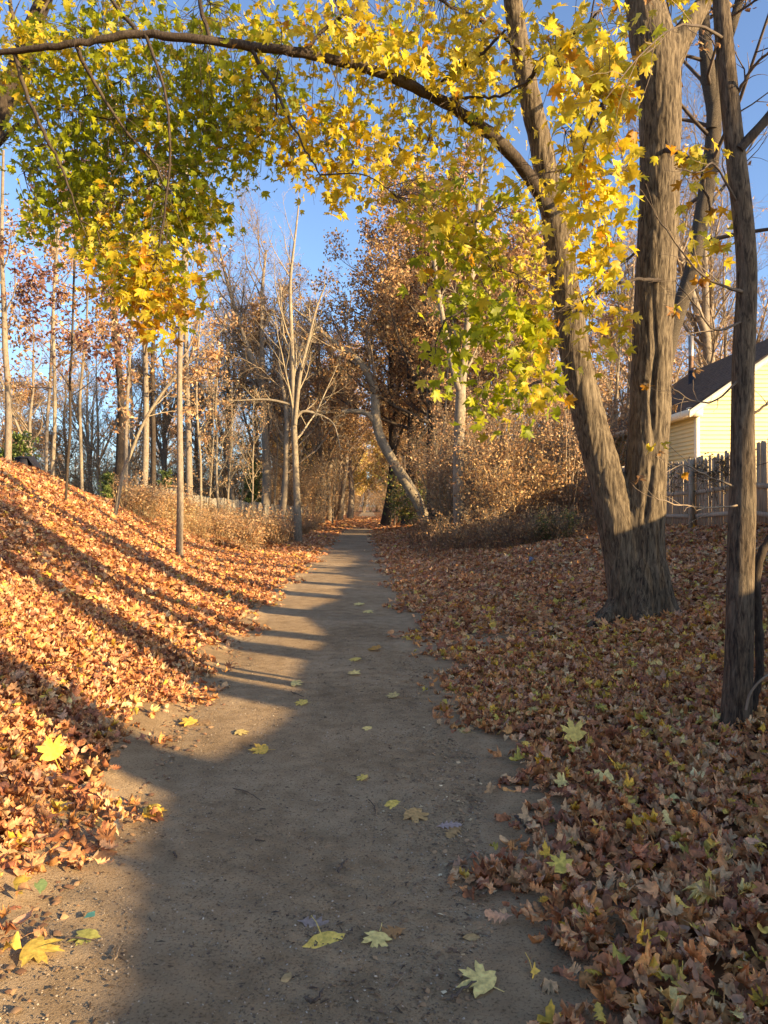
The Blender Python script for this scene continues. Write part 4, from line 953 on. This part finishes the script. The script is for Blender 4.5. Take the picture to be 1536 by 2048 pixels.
def conifer(seed, h):
    g = np.random.default_rng(seed); root = empty('evergreen_tree', (0, 0, -50), 'x', 'tree')
    P, R = straight(h, .12, .02, seed=seed); MB().tubes(P, R, 7).build('trunk', M_BARK_DARK, root, True, False)
    Ps, Rs = sprout(g, spline(P, 14)[None], np.interp(np.linspace(0, 1, 14), np.linspace(0, 1, 7), R)[None], 90, .06, 1, 1.25, .28, 6, .02, .08, .25)
    MB().tubes(Ps, np.maximum(Rs, .004), 3).build('branches', M_TWIG_DARK, root, False, False)['kind'] = 'stuff'
    o = leaf_cloud(g, Ps, 45, .20, GREEN, SPECK, .10, 0.5, .2).build('crown', M_NEEDLE, root); o['kind'] = 'stuff'; return root
PROTO['pine'] = conifer(301, 7.0); PROTO['pine2'] = conifer(302, 5.5)
used = {k: False for k in PROTO}
def put(kind, px, d, label, sc=1.0, group=None, rz=None, x=None, sink=0.0, lean=(0, 0)):
    xx = (px - CX) / F * d if x is None else x
    loc = (xx, d, float(ground_z(xx, d)) - 0.06 - sink)
    rz = random.uniform(0, 6.28) if rz is None else rz
    o = copy_tree(PROTO[kind], loc, rz, sc, label, group, lean); used[kind] = True
    return o

# big trees of the middle distance
put('oak', 812, 52, 'tall brown leaved oak towering right of the path behind the leaning tree', 1.12)
put('oak', 735, 70, 'brown oak crown closing over the path in the centre', 1.15, rz=2.0, x=3.4)
put('oak', 770, 57, 'broad russet oak standing just behind the leaning tree', 1.08, rz=3.0)
put('oak', 868, 43, 'russet oak left of the pale forked tree', 1.0, rz=5.2)
put('oak2', 700, 92, 'tan crown over the far middle of the path', 1.15, rz=1.1)
put('oak2', 640, 62, 'brown leaved tree left of the path behind the bare pale tree', .95)
put('oak', 905, 46, 'rust brown oak behind the pale forked tree', .98, rz=4.0)
put('oak2', 985, 40, 'tan leaved oak rising between the pale forked tree and the maple', .85, rz=1.0)
put('oak2', 1080, 44, 'tan leaved tree showing behind the left maple stem', .85, rz=5.0)
put('bare', 530, 52, 'wide bare tree with thick dark trunk against the sky left of the path', 1.0, rz=.4)
put('bare2', 470, 60, 'bare tree against the sky between the young tree and the wide bare one', 1.05)
put('bare', 425, 75, 'far bare tree seen right of the straight young trunk', .9, rz=2.2)
put('bare2', 560, 44, 'bare thin tree behind the slender pale one', .95)
put('bare', 330, 70, 'far bare tree behind the left fence', .85, rz=3.1)
put('bare2', 200, 60, 'far bare tree showing through the bank trees', .9)
put('bare2', 60, 50, 'far bare tree at the left edge beyond the crest', .9, rz=1.2)
put('oak2', 1230, 50, 'tan leaved tree seen between the two maple stems', .8, rz=.7)
put('bare', 1340, 46, 'bare tree behind the roof of the cream house', .95, rz=1.9)
put('bare2', 1460, 42, 'bare tree behind the house at the right edge', 1.0, rz=2.9)
put('oak2', 1500, 60, 'tan leaved tree far behind the house roof', .8, rz=2.0)
put('bare', 1425, 37, 'bare twiggy tree filling the sky behind the stove pipe', .95, rz=.3)
put('oak2', 1400, 52, 'tan leaved tree low behind the house roof', .7, rz=3.3)
put('bare', 1250, 34, 'grey bare tree right behind the maple fork', .6, rz=4.1)
for px, d, k, sc_, lb in [(120, 66, 'oak2', .72, 'tan leaved tree behind the crest between the pale trunks'), (265, 58, 'oak2', .7, 'tan leaved tree behind the thick dark trunk'), (395, 64, 'oak2', .62, 'tan leaved tree right behind the straight young tree'), (455, 72, 'bare', .95, 'bare tree rising behind the left brush'), (590, 66, 'oak', .8, 'rust leaved tree behind the slender bare tree'), (505, 68, 'bare2', 1.1, 'bare tree just left of the wide dark trunk'), (20, 62, 'oak2', .7, 'tan leaved tree beyond the crest at the left edge'), (180, 75, 'bare', .8, 'bare tree far behind the dark sapling'), (680, 80, 'oak2', .95, 'tan crown over the far left side of the path')]:
    put(k, px, d, lb, sc_)
# thicket on the right of the path
TH = [('shrub3', 1000, 33), ('shrub3', 1090, 31), ('shrub3', 905, 32), ('shrub3', 1135, 24), ('shrub', 890, 28), ('shrub3', 960, 29), ('shrub', 985, 25), ('shrub3', 1040, 30), ('shrub2', 1075, 24), ('shrub', 1120, 27), ('shrub3', 1150, 32), ('shrub', 930, 36), ('shrub2', 1010, 22.5), ('shrub3', 1195, 26), ('shrub', 1230, 29)]
for q, (k, px, d) in enumerate(TH):
    put(k, px, d, 'brown leaved shrub in the sunlit thicket right of the path', random.uniform(.85, 1.1), 'thicket shrubs right of the path')
for q, (px, d) in enumerate([(880, 30), (1000, 34), (1060, 28), (1110, 36), (960, 40), (870, 44), (1180, 38), (1215, 33)]):
    put('thin' if q % 2 else 'thin2', px, d, 'thin tree rising out of the thicket right of the path', random.uniform(.8, 1.05), 'thin thicket trees right of the path')
for q, (px, d) in enumerate([(848, 30), (880, 24), (905, 22), (945, 21.5), (985, 20.5), (1030, 20), (1075, 19.5), (1120, 19), (860, 34), (1000, 24), (1160, 20.5)]):
    put('low2', px, d, 'low leafless bush in the shade at the edge of the right thicket', random.uniform(.5, .9), 'shaded bushes at the thicket edge')
put('greenlow', 1118, 19.5, 'small green leaved bush in front of the fence beside the maple trunk', .6)
put('greenlow', 1075, 20, 'small yellow green bush left of the other green bush by the fence', .55, rz=2)
put('greenlow', 838, 46, 'dark green ivy bush at the foot of the oak right of the path', 2.2, rz=1)
# brush on the left
for q, (k, px, d) in enumerate([('low', 400, 27), ('low', 440, 28), ('low', 480, 30), ('low', 515, 29), ('low', 550, 31), ('low', 575, 33), ('low', 340, 27), ('low', 300, 25), ('low', 460, 34), ('low', 530, 36), ('low', 420, 37), ('low', 268, 24), ('low', 375, 31), ('low', 560, 28.5), ('low', 505, 25.5), ('low', 610, 40), ('low', 625, 46)]):
    put(k, px, d, 'sunlit dry bush in the brown brush left of the path', random.uniform(.5, .95), 'dry brush left of the path')
for q, (px, d) in enumerate([(415, 40), (455, 43), (500, 39), (545, 47), (480, 50), (440, 36)]):
    put('thin', px, d, 'thin pale sapling in the brush left of the path', random.uniform(.5, .75), 'saplings in the left brush')
put('pine', 40, 40, 'green pine top showing over the crest at the far left', .75, sink=.9)
put('pine2', 5, 40, 'second small evergreen at the left edge beyond the crest', .8, sink=.9)
put('pine2', 218, 38, 'small evergreen between the dark sapling and the thick trunk', .38)
put('pine', 330, 40, 'bright evergreen behind the grey twin trunks', .36)
put('pine2', 505, 55, 'dark evergreen at the end of the left brush', .75)
# trees lining the path into the distance
for q, (sx, d) in enumerate([(-3.6, 62), (-4.4, 72), (-3.9, 84), (-5.2, 96), (-4.5, 110), (-6, 126), (-5.4, 145), (-7.5, 165), (-7, 55), (-9, 68), (-11, 82), (-10, 100), (-13, 120), (-12, 145)]):
    k = ['thin', 'oak2', 'thin2', 'gold', 'bare2', 'oak', 'gold'][q % 7]
    put(k, 0, d, 'tree in the row lining the far path on its left', random.uniform(.75, 1.0), 'trees lining the far path on the left', x=path_c(d) + sx + 1.2)
for q, (sx, d) in enumerate([(2.6, 58), (3.6, 66), (2.9, 76), (4.4, 88), (3.4, 100), (4.6, 116), (3.8, 134), (5, 155), (7, 62), (9, 75), (8, 92), (11, 110), (10, 135)]):
    k = ['thin2', 'oak', 'thin', 'oak2', 'gold', 'bare2', 'gold'][q % 7]
    put(k, 0, d, 'tree in the row lining the far path on its right', random.uniform(.75, 1.0), 'trees lining the far path on the right', x=path_c(d) + sx)
for q, px in enumerate(range(560, 900, 24)):
    put(['gold', 'oak2', 'gold', 'oak'][q % 4], px, 185 + 14 * (q % 3), 'far tree in the wood closing off the end of the path', random.uniform(.9, 1.2), 'wood at the end of the path')
for q, px in enumerate(range(-20, 560, 58)):
    put(['bare2', 'bare', 'oak2', 'bare2'][q % 4], px, 110 + 17 * (q % 3), 'far tree on the skyline left of the path', random.uniform(.7, .9), 'far trees left of the path')
for q, px in enumerate(range(940, 1560, 62)):
    put(['oak2', 'bare', 'oak', 'bare2'][q % 4], px, 75 + 13 * (q % 3), 'far tree on the skyline right of the path', random.uniform(.7, .9), 'far trees right of the path')
for q in range(46):
    d = 52 + 3.1 * q; sd_ = -1 if q % 2 else 1
    put(['shrub3', 'shrub', 'shrub2'][q % 3], 0, d, 'brown undershrub beside the far path', random.uniform(.8, 1.2), 'undershrubs beside the far path', x=path_c(d) + sd_ * random.uniform(2.6, 6.5))
for q in range(34):
    d = 190 + 9 * (q % 4); put(['shrub3', 'shrub'][q % 2], 520 + q * 13, d, 'brown undershrub in the wood at the end of the path', random.uniform(1.5, 2.2), 'undershrubs at the end of the path')
for q in range(40):
    d = 62 + 8 * (q % 5); put(['shrub3', 'shrub', 'shrub2'][q % 3], -40 + q * 16, d, 'brown undershrub behind the left fence', random.uniform(1.0, 1.5), 'undershrubs behind the left fence')
for q in range(22):
    d = 50 + 8 * (q % 4); put(['shrub3', 'shrub2', 'shrub'][q % 3], 880 + q * 32, d, 'brown undershrub far behind the right thicket', random.uniform(.9, 1.2), 'undershrubs far behind the right thicket')
# neighbouring yard trees out of the frame on the sunny side; they throw the long stripes of shade
for q, (x, y, k, s) in enumerate([(9.5, -3.4, 'thin2', .75), (9.4, -2.1, 'tall', .8), (10.5, -1.4, 'tall', 1.0), (9.6, 1.5, 'tall', 1.05), (10.4, 2.4, 'tall', .8), (9.3, 6.4, 'tall', 1.0), (11, 7.6, 'tall', .9), (13, 10.4, 'bare2', 1.0), (15, -5.5, 'tall', 1.1)]):
    put(k, 0, y, 'yard tree beyond the fence on the sunny side', s, 'yard trees beyond the fence', x=x)
for k, r_ in PROTO.items():
    for ch in list(r_.children): bpy.data.objects.remove(ch)
    bpy.data.objects.remove(r_)

# ------------------------------------------------------------------ weeds and dead vine
def weeds(name, label, spots, h, pal, seed, mat=M_WEED):
    g = np.random.default_rng(seed); n = len(spots); m = 5
    base = np.array([(x, y, float(ground_z(x, y)) - .02) for x, y in spots])
    hh = h * g.uniform(.5, 1.3, n); ln = g.normal(0, .22, (n, 2)); t = np.linspace(0, 1, m)
    P = np.zeros((n, m, 3)); P[:, :, :2] = base[:, None, :2] + ln[:, None, :] * hh[:, None, None] * (t ** 1.6)[None, :, None]; P[:, :, 2] = base[:, 2:3] + hh[:, None] * t
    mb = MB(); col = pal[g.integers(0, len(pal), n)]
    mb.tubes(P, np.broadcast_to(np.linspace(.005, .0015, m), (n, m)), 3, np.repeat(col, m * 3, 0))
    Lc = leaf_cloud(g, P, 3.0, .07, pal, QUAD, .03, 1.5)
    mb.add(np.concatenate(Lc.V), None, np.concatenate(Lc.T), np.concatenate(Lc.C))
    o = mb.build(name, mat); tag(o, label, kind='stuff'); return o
sp = []
g = np.random.default_rng(5)
while len(sp) < 2000:
    d = g.uniform(23, 44); px = g.uniform(230, 590); x = (px - CX) / F * d
    if x < path_c(d) - path_h(d) - 1.6 - max(0, 30 - d) * .35: sp.append((x, d))
weeds('undergrowth', 'tall dry straw coloured weeds on the sunlit flat left of the path', sp, .85, np.array([(.50, .34, .15), (.42, .26, .11), (.36, .20, .09), (.55, .42, .22)]), 61)
sp = []
while len(sp) < 1500:
    d = g.uniform(19.5, 36); px = g.uniform(815, 1180); x = (px - CX) / F * d
    if x > path_c(d) + path_h(d) + 1.0 and x < 6.5: sp.append((x, d))
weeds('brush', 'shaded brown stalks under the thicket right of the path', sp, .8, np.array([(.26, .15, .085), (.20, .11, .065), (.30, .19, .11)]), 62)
# dead vine tangle hanging on the fence top
dvb = np.array([FX - .06, 15.0, float(ground_z(FX, 15)) + 1.3])
dv_ = empty('dead_vine', dvb, 'tangle of dry vine and shrivelled leaves draped over the fence top', 'vine')
n = 70; P0 = np.stack([RNG.uniform(-.12, .02, n), RNG.uniform(-1.2, 3.2, n), RNG.uniform(-.15, .28, n)], 1)
P0[:, 2] += (ground_z(np.full(n, FX), 15 + P0[:, 1]) - float(ground_z(FX, 15)))
D = RNG.normal(0, 1, (n, 3)) * [.10, .45, .18]; tt = np.linspace(0, 1, 6)
P = P0[:, None, :] + D[:, None, :] * tt[None, :, None] + np.array([0, 0, -.25]) * (tt ** 2)[None, :, None] + RNG.normal(0, .015, (n, 6, 3))
MB().tubes(P, np.full((n, 6), .006), 4).build('stems', M_TWIG_DARK, dv_, False, False)['kind'] = 'stuff'
o = leaf_cloud(RNG, P, 7, .065, np.array([(.26, .18, .09), (.32, .22, .12), (.18, .14, .07)]), QUAD, .05).build('foliage', M_BROWN, dv_); o['kind'] = 'stuff'

# ------------------------------------------------------------------ loose things on the path
def flat_leaf(name, label, px, py, kind, col, size, ang, tilt=.25, cat='leaf', mat=M_MAPLE, stem=.45, ky=.5, kx=.5):
    d = F * EYE / (py - HY); x = (px - CX) / F * d
    t = curl(star_tpl(FULL_A, FULL_R, .06, noise_a=.012, seed=px), ky, kx, .2) if kind == 'maple' else (oak_tpl(ky, kx, .2) if kind == 'oak' else ovate_tpl(ky, kx, .1))
    o = link(name, make_leaf_mesh(name, with_stem(t, stem, .014) if stem else t, col, mat, False))
    z = max(float(ground_z(x, d)), 0) + .02 + float(-t[0][:, 2].min()) * size * .8 + .004
    place_leaf(o, (x, d, z), (random.gauss(0, tilt * .4), random.gauss(-.16, tilt * .4), 1), ang, size)
    return tag(o, label, cat, 'single leaves lying on the path')
Y0, Y1, Y2 = (.86, .60, .14), (.88, .67, .24), (.82, .50, .10); BR = (.42, .22, .09); GB = (.34, .26, .22)
PL = [
    ('maple_leaf', 'large yellow maple leaf with upright stem, centre foreground of the path', 640, 1880, 'maple', Y0, .155, 3.3, .5),
    ('oak_leaf', 'grey brown oak leaf touching the large yellow leaf in the foreground', 606, 1856, 'oak', GB, .13, 4.2, 0),
    ('maple_leaf', 'small yellow leaf tucked against a brown oak leaf in the foreground', 760, 1878, 'maple', Y1, .10, 2.4, .4),
    ('oak_leaf', 'brown oak leaf right of the small yellow leaf in the foreground', 803, 1872, 'oak', BR, .13, 1.9, 0),
    ('maple_leaf', 'pale yellow leaf alone at the bottom edge beside the litter', 990, 1997, 'maple', Y1, .13, 1.0, .7),
    ('maple_leaf', 'orange tan maple leaf standing arched on the middle of the path', 812, 1634, 'maple', (.62, .36, .14), .15, 3.4, .3),
    ('maple_leaf', 'small yellow leaf just above the arched orange one', 780, 1612, 'maple', Y0, .11, 2.9, 0),
    ('oak_leaf', 'pinkish grey curled leaf right of the arched orange leaf', 880, 1662, 'oak', (.42, .32, .28), .12, 5.0, 0),
    ('oak_leaf', 'tan folded oak leaf end to end with the pinkish grey one', 918, 1666, 'oak', (.46, .28, .12), .13, 1.7, 0),
    ('maple_leaf', 'tiny yellow leaf in the middle of the path between larger ones', 735, 1566, 'maple', Y0, .075, 2.0, 0),
    ('maple_leaf', 'golden leaf lying flat on the path left of centre', 538, 1510, 'maple', Y2, .13, 1.5, .3),
    ('maple_leaf', 'yellow leaf on the path near a bent black twig', 616, 1413, 'maple', Y0, .12, 1.7, .2),
    ('maple_leaf', 'small tan yellow leaf left of the path centre in the shade line', 472, 1470, 'maple', (.6, .45, .16), .10, 4.0, 0),
    ('maple_leaf', 'golden leaf at the sunlit left margin of the path', 390, 1457, 'maple', Y2, .13, .6, .2),
    ('maple_leaf', 'brown leaf beside the golden one at the sunlit left margin', 422, 1450, 'maple', (.40, .24, .11), .13, 2.6, 0),
    ('maple_leaf', 'pale leaf by the right litter edge of the path', 940, 1474, 'maple', (.68, .50, .18), .12, 1.6, .3),
    ('maple_leaf', 'small yellow leaf centred on the path above the tiny one', 730, 1461, 'maple', Y1, .09, 3.0, 0),
    ('maple_leaf', 'orange leaf on the far middle of the path', 754, 1306, 'maple', (.62, .30, .06), .17, 1.2, 0),
    ('maple_leaf', 'yellow leaf lying left of the orange one on the far path', 722, 1325, 'maple', Y0, .14, 2.2, 0),
    ('maple_leaf', 'small yellow leaf nearest the orange leaf on the far path', 708, 1356, 'maple', Y1, .12, 0.2, 0),
    ('maple_leaf', 'yellow leaf left of centre below the far path leaves', 580, 1375, 'maple', Y1, .12, 5.2, 0),
    ('maple_leaf', 'small leaf right of centre where the path edge turns bare', 792, 1402, 'maple', (.62, .46, .18), .11, .9, 0),
    ('maple_leaf', 'bright yellow leaf at the crest of the far path', 728, 1213, 'maple', Y1, .19, 1.4, 0),
    ('maple_leaf', 'pale yellow leaf just below the crest of the far path', 735, 1225, 'maple', Y1, .17, 3.4, 0),
    ('ovate_leaf', 'small rust coloured oval leaf on the bare dirt at left', 229, 1717, 'ovate', (.46, .22, .10), .11, 1.7, 0),
    ('maple_leaf', 'small yellow green leaf on the dirt near the lower left litter', 186, 1872, 'maple', (.50, .46, .12), .10, 2.8, 0),
    ('maple_leaf', 'green maple leaf at the lower left litter edge', 98, 1783, 'maple', (.25, .36, .14), .13, 1.3, 0),
    ('maple_leaf', 'broad yellow leaf at the lower left edge of the picture', 28, 1780, 'maple', (.66, .48, .10), .16, 4.1, .3),
    ('maple_leaf', 'yellow leaf pointing right out of the lower left corner', 40, 1920, 'maple', (.70, .48, .10), .15, 4.9, .5),
    ('maple_leaf', 'pale yellow leaf on the left litter margin below the sun patch', 212, 1654, 'maple', Y1, .13, 2.0, 0),
    ('maple_leaf', 'golden leaf in the last sun patch at the left margin', 290, 1633, 'maple', (.66, .40, .06), .12, 4.4, .4),
    ('ovate_leaf', 'tiny tan leaf scrap near the bottom of the path', 580, 1962, 'ovate', (.55, .36, .16), .055, 3.1, 0),
    ('ovate_leaf', 'small tan oval leaf on the dirt right of the foreground', 956, 1888, 'ovate', (.50, .32, .14), .06, 1.6, 0),
]
for (n_, lb, px, py, kd, c_, sz, an, st_) in PL:
    flat_leaf(n_, lb, px, py, kd, c_, sz * 1.08, an, .22, stem=st_, ky=random.uniform(-.5, -.2), kx=random.uniform(-.8, -.3), mat=M_LITTER)
# bright yellow leaf standing on the left litter, and a few on the right
def litter_leaf(label, px, py, dz, col, size, ang, nrm):
    d = 3.0
    for _ in range(40):
        x = (px - CX) / F * d; d = F * (EYE - float(ground_z(x, d)) - dz) / max(py - HY, 5)
    x = (px - CX) / F * d
    o = link('maple_leaf', make_leaf_mesh('maple_leaf', with_stem(curl(star_tpl(FULL_A, FULL_R, .08, seed=px), -.5, .6, .1), .5, .014), col, M_LITTER, False))
    place_leaf(o, (x, d, float(ground_z(x, d)) + dz), nrm, ang, size); tag(o, label, 'leaf', 'yellow leaves lying on the litter')
litter_leaf('bright yellow maple leaf standing up in the sun on the left litter', 112, 1520, .12, (.78, .58, .10), .15, 0.4, (.3, -1, .35))
litter_leaf('upright yellow leaf standing out of the right litter below the slim tree', 1153, 1485, .12, (.76, .58, .16), .16, 0.2, (.1, -1, .35))
litter_leaf('pale flat yellow leaf above another in the right litter', 1232, 1562, .10, (.76, .62, .24), .15, 1.4, (0, -.4, 1))
litter_leaf('yellow leaf just under the pale flat one in the right litter', 1247, 1590, .10, (.74, .52, .12), .13, 3.4, (0, -.7, .7))
litter_leaf('pale cream leaf right of the yellow pair in the right litter', 1380, 1556, .10, (.76, .66, .34), .14, 4.4, (.2, -.5, .8))
litter_leaf('yellow leaf on the litter left of the slim tree foot', 1370, 1350, .10, (.74, .56, .12), .15, 2.2, (0, -.6, .8))
litter_leaf('small yellow star shaped leaf low on the right litter edge', 1137, 1745, .09, (.74, .56, .12), .11, .6, (0, -.5, .8))
litter_leaf('golden leaf on the litter just left of the maple foot', 990, 1225, .08, (.70, .46, .05), .17, 1.2, (0, -.6, .8))

def stick(label, pts, w, mat=M_STICK, name='twig'):
    P = []
    for (px, py) in pts:
        d = F * EYE / (py - HY); P.append(((px - CX) / F * d, d, .026 + w * .5 + random.uniform(0, .006)))
    P = spline(P, 14) + RNG.normal(0, w * .25, (14, 3)); P[:, 2] = np.maximum(P[:, 2], .022)
    o = MB().tubes(P, w * .5 * np.concatenate([[.3], np.linspace(1, .6, 12), [.2]]), 6).build(name, mat, None, True, False)
    return tag(o, label, 'twig', 'twigs lying on the path')
stick('long thin curved black twig left of the path centre', [(463, 1588), (492, 1594), (512, 1605), (524, 1615)], .006)
stick('bent twig left of the arched orange leaf', [(737, 1610), (748, 1622), (752, 1640)], .006)
stick('curved bark strip at the dark right margin of the path', [(893, 1742), (925, 1738), (940, 1728), (942, 1722)], .014, M_TWIG)
stick('short thick twig right of the curved bark strip', [(936, 1710), (946, 1718), (955, 1728)], .013, M_TWIG)
stick('stubby dark twig on the lower path centre', [(677, 1760), (684, 1745), (695, 1732)], .014)
stick('short black twig lying level on the left of the path', [(510, 1694), (522, 1696), (530, 1696)], .008)
stick('crooked dark twig at the bottom centre of the path', [(610, 2022), (625, 2024), (638, 2018), (646, 1998)], .014)
stick('straight brown twig at the lower left of the path', [(228, 1940), (236, 1922), (240, 1908)], .008, M_TWIG)
stick('small bent brown twig left of the path centre', [(347, 1715), (349, 1724), (354, 1732)], .009)
stick('thin twig across the right dirt margin near the litter', [(1010, 1708), (1045, 1709), (1078, 1708)], .010, M_TWIG)
stick('dark stick leaning along the right litter edge', [(1030, 1645), (1045, 1665), (1056, 1678)], .016)
stick('thin black twig on the far left of the path', [(581, 1390), (595, 1396), (608, 1402)], .007)
stick('thin pale twig pointing away at the lower right of the path', [(775, 2003), (792, 1985), (812, 1962)], .005, M_TWIG)
stick('dark stick at the bottom right beside the pale leaf', [(905, 2015), (930, 1998), (965, 1978)], .012)
stick('faint dark twig at the lower left near the yellow green leaf', [(130, 1892), (160, 1895), (200, 1902)], .008)

# little plastic scraps
bs = at(1063, 1093, 15.5); bx_ = float(bs[0])
o = MB().add([(-.06, 0, 0), (.07, .02, .0), (.05, .05, .09), (-.03, .04, .13), (0, -.05, .07), (.02, .08, .01)], None, [(0, 1, 4), (1, 2, 4), (2, 3, 4), (3, 0, 4), (1, 5, 2), (2, 5, 3), (0, 3, 5)]).build('plastic_scrap', M_BLUE, None, False, False)
o.location = (bx_, 15.5, float(ground_z(bx_, 15.5)) + .09); tag(o, 'crumpled blue plastic scrap on the litter left of the maple', 'litter')
d = F * EYE / (1852 - HY); o = MB().add([(-.02, 0, 0), (.02, .005, .004), (.012, .03, .012), (-.014, .024, .008)], [(0, 1, 2, 3)]).build('plastic_chip', M_TEAL, None, False, False)
o.location = ((178 - CX) / F * d, d, .03); tag(o, 'tiny teal plastic chip on the dirt beside the yellow green leaf', 'litter')

# grit, crumbs of leaf and pale wood chips on the path
def chips(name, label, n, fx, sz, pal, seed, h=.35, thin=1.0):
    g = np.random.default_rng(seed); x, y = fx(g, n); n = len(x)
    T = (np.array([(-.5, -.3, 0), (.5, -.2, 0), (.4, .35, 0), (-.35, .3, 0), (0, 0, h)]), np.array([(0, 1, 4), (1, 2, 4), (2, 3, 4), (3, 0, 4)]))
    nr = np.stack([g.normal(0, .25, n), g.normal(0, .25, n), np.ones(n)], 1); B = basis_from(nr, g.standard_normal((n, 3)) * [1, 1, .1])
    B[:, 0] *= g.uniform(.25, 1, (n, 1)) * thin
    s = sz * g.uniform(.4, 1.6, n) ** 1.5; P = np.stack([x, y, np.maximum(ground_z(x, y), 0) + .019], 1)
    c_ = pal[g.integers(0, len(pal), n)] * g.uniform(.7, 1.2, (n, 1))
    o = MB().leaves(T, P, B, s, c_).build(name, M_CHIP); tag(o, label, kind='stuff')
def on_path(g, n):
    y = 1.9 + 9 * g.random(n) ** 2; x = path_c(y) + g.uniform(-1.1, 1.1, n) * path_h(y); return x, y
def right_edge(g, n):
    y = 1.9 + 6 * g.random(n) ** 1.6; x = path_c(y) + path_h(y) - np.abs(g.normal(0, .28, n)) + .22; return x, y
def left_edge(g, n):
    y = 2.2 + 8 * g.random(n) ** 1.6; x = path_c(y) - path_h(y) + np.abs(g.normal(0, .16, n)) - .15; return x, y
chips('gravel', 'fine grit and small stones strewn over the dirt path', 16000, on_path, .007, np.array([(.30, .225, .15), (.22, .165, .11), (.38, .29, .20), (.17, .125, .085), (.46, .38, .28)]), 71)
def sliver_spots(g, n):
    y = 1.9 + 8 * g.random(n) ** 1.7; x = path_c(y) + (g.beta(2.2, 1.2, n) * 2.3 - 1.1) * path_h(y); return x, y
chips('twig_crumbs', 'dark slivers of twig and bark strewn over the dirt path', 1500, sliver_spots, .030, np.array([(.09, .06, .04), (.14, .095, .06), (.20, .13, .08), (.30, .20, .12)]), 75, .10, .16)
chips('dirt_crumbs', 'small dark crumbs of earth and leaf all over the path', 7000, sliver_spots, .009, np.array([(.12, .08, .055), (.18, .12, .075), (.24, .155, .09)]), 76, .25)
chips('wood_chips', 'pale wood chips scattered along the right edge of the path', 260, right_edge, .020, np.array([(.72, .54, .30), (.62, .44, .24), (.76, .62, .38)]), 72, .06)
chips('debris', 'dark crumbs of bark and leaf along the right edge of the path', 4500, right_edge, .018, np.array([(.24, .15, .085), (.32, .19, .10), (.38, .23, .12), (.17, .105, .065)]), 73, .06)
chips('leaf_crumbs', 'brown crumbs of broken leaf along the left edge of the path', 2500, left_edge, .028, np.array([(.30, .16, .08), (.22, .11, .06), (.38, .22, .11)]), 74, .2)

# ------------------------------------------------------------------ labels for look-alikes, told apart by their order from a landmark
ORD = 'first second third fourth fifth sixth seventh eighth ninth tenth eleventh twelfth thirteenth fourteenth fifteenth sixteenth seventeenth eighteenth'.split()
def by_order(group, text, key):
    mem = sorted([o for o in COL.objects if o.get('group') == group and o.parent is None], key=key)
    for k, o in enumerate(mem): o['label'] = text % ORD[k]
def px_of(o): return o.location.x / o.location.y
by_order('thicket shrubs right of the path', 'brown leaved shrub in the sunlit right thicket, %s counting out from the path', px_of)
by_order('thin thicket trees right of the path', 'thin tree rising from the right thicket, %s counting out from the path', px_of)
by_order('shaded bushes at the thicket edge', 'low leafless bush in shade under the right thicket, %s from the path', px_of)
by_order('dry brush left of the path', 'sunlit dry bush in the brown left brush, %s from the path', lambda o: -px_of(o))
by_order('saplings in the left brush', 'thin pale sapling in the left brush, %s from the path', lambda o: -px_of(o))
by_order('trees lining the far path on the left', 'tree lining the far path on its left, %s nearest of that row', lambda o: o.location.y)
by_order('trees lining the far path on the right', 'tree lining the far path on its right, %s nearest of that row', lambda o: o.location.y)
by_order('yard trees beyond the fence', 'yard tree beyond the board fence, %s along it', lambda o: o.location.y)
by_order('wood at the end of the path', 'far tree in the wood closing the path end, %s from its left', px_of)
by_order('far trees left of the path', 'far skyline tree left of the path, %s from the left edge', px_of)
by_order('far trees right of the path', 'far skyline tree right of the path, %s going right', px_of)
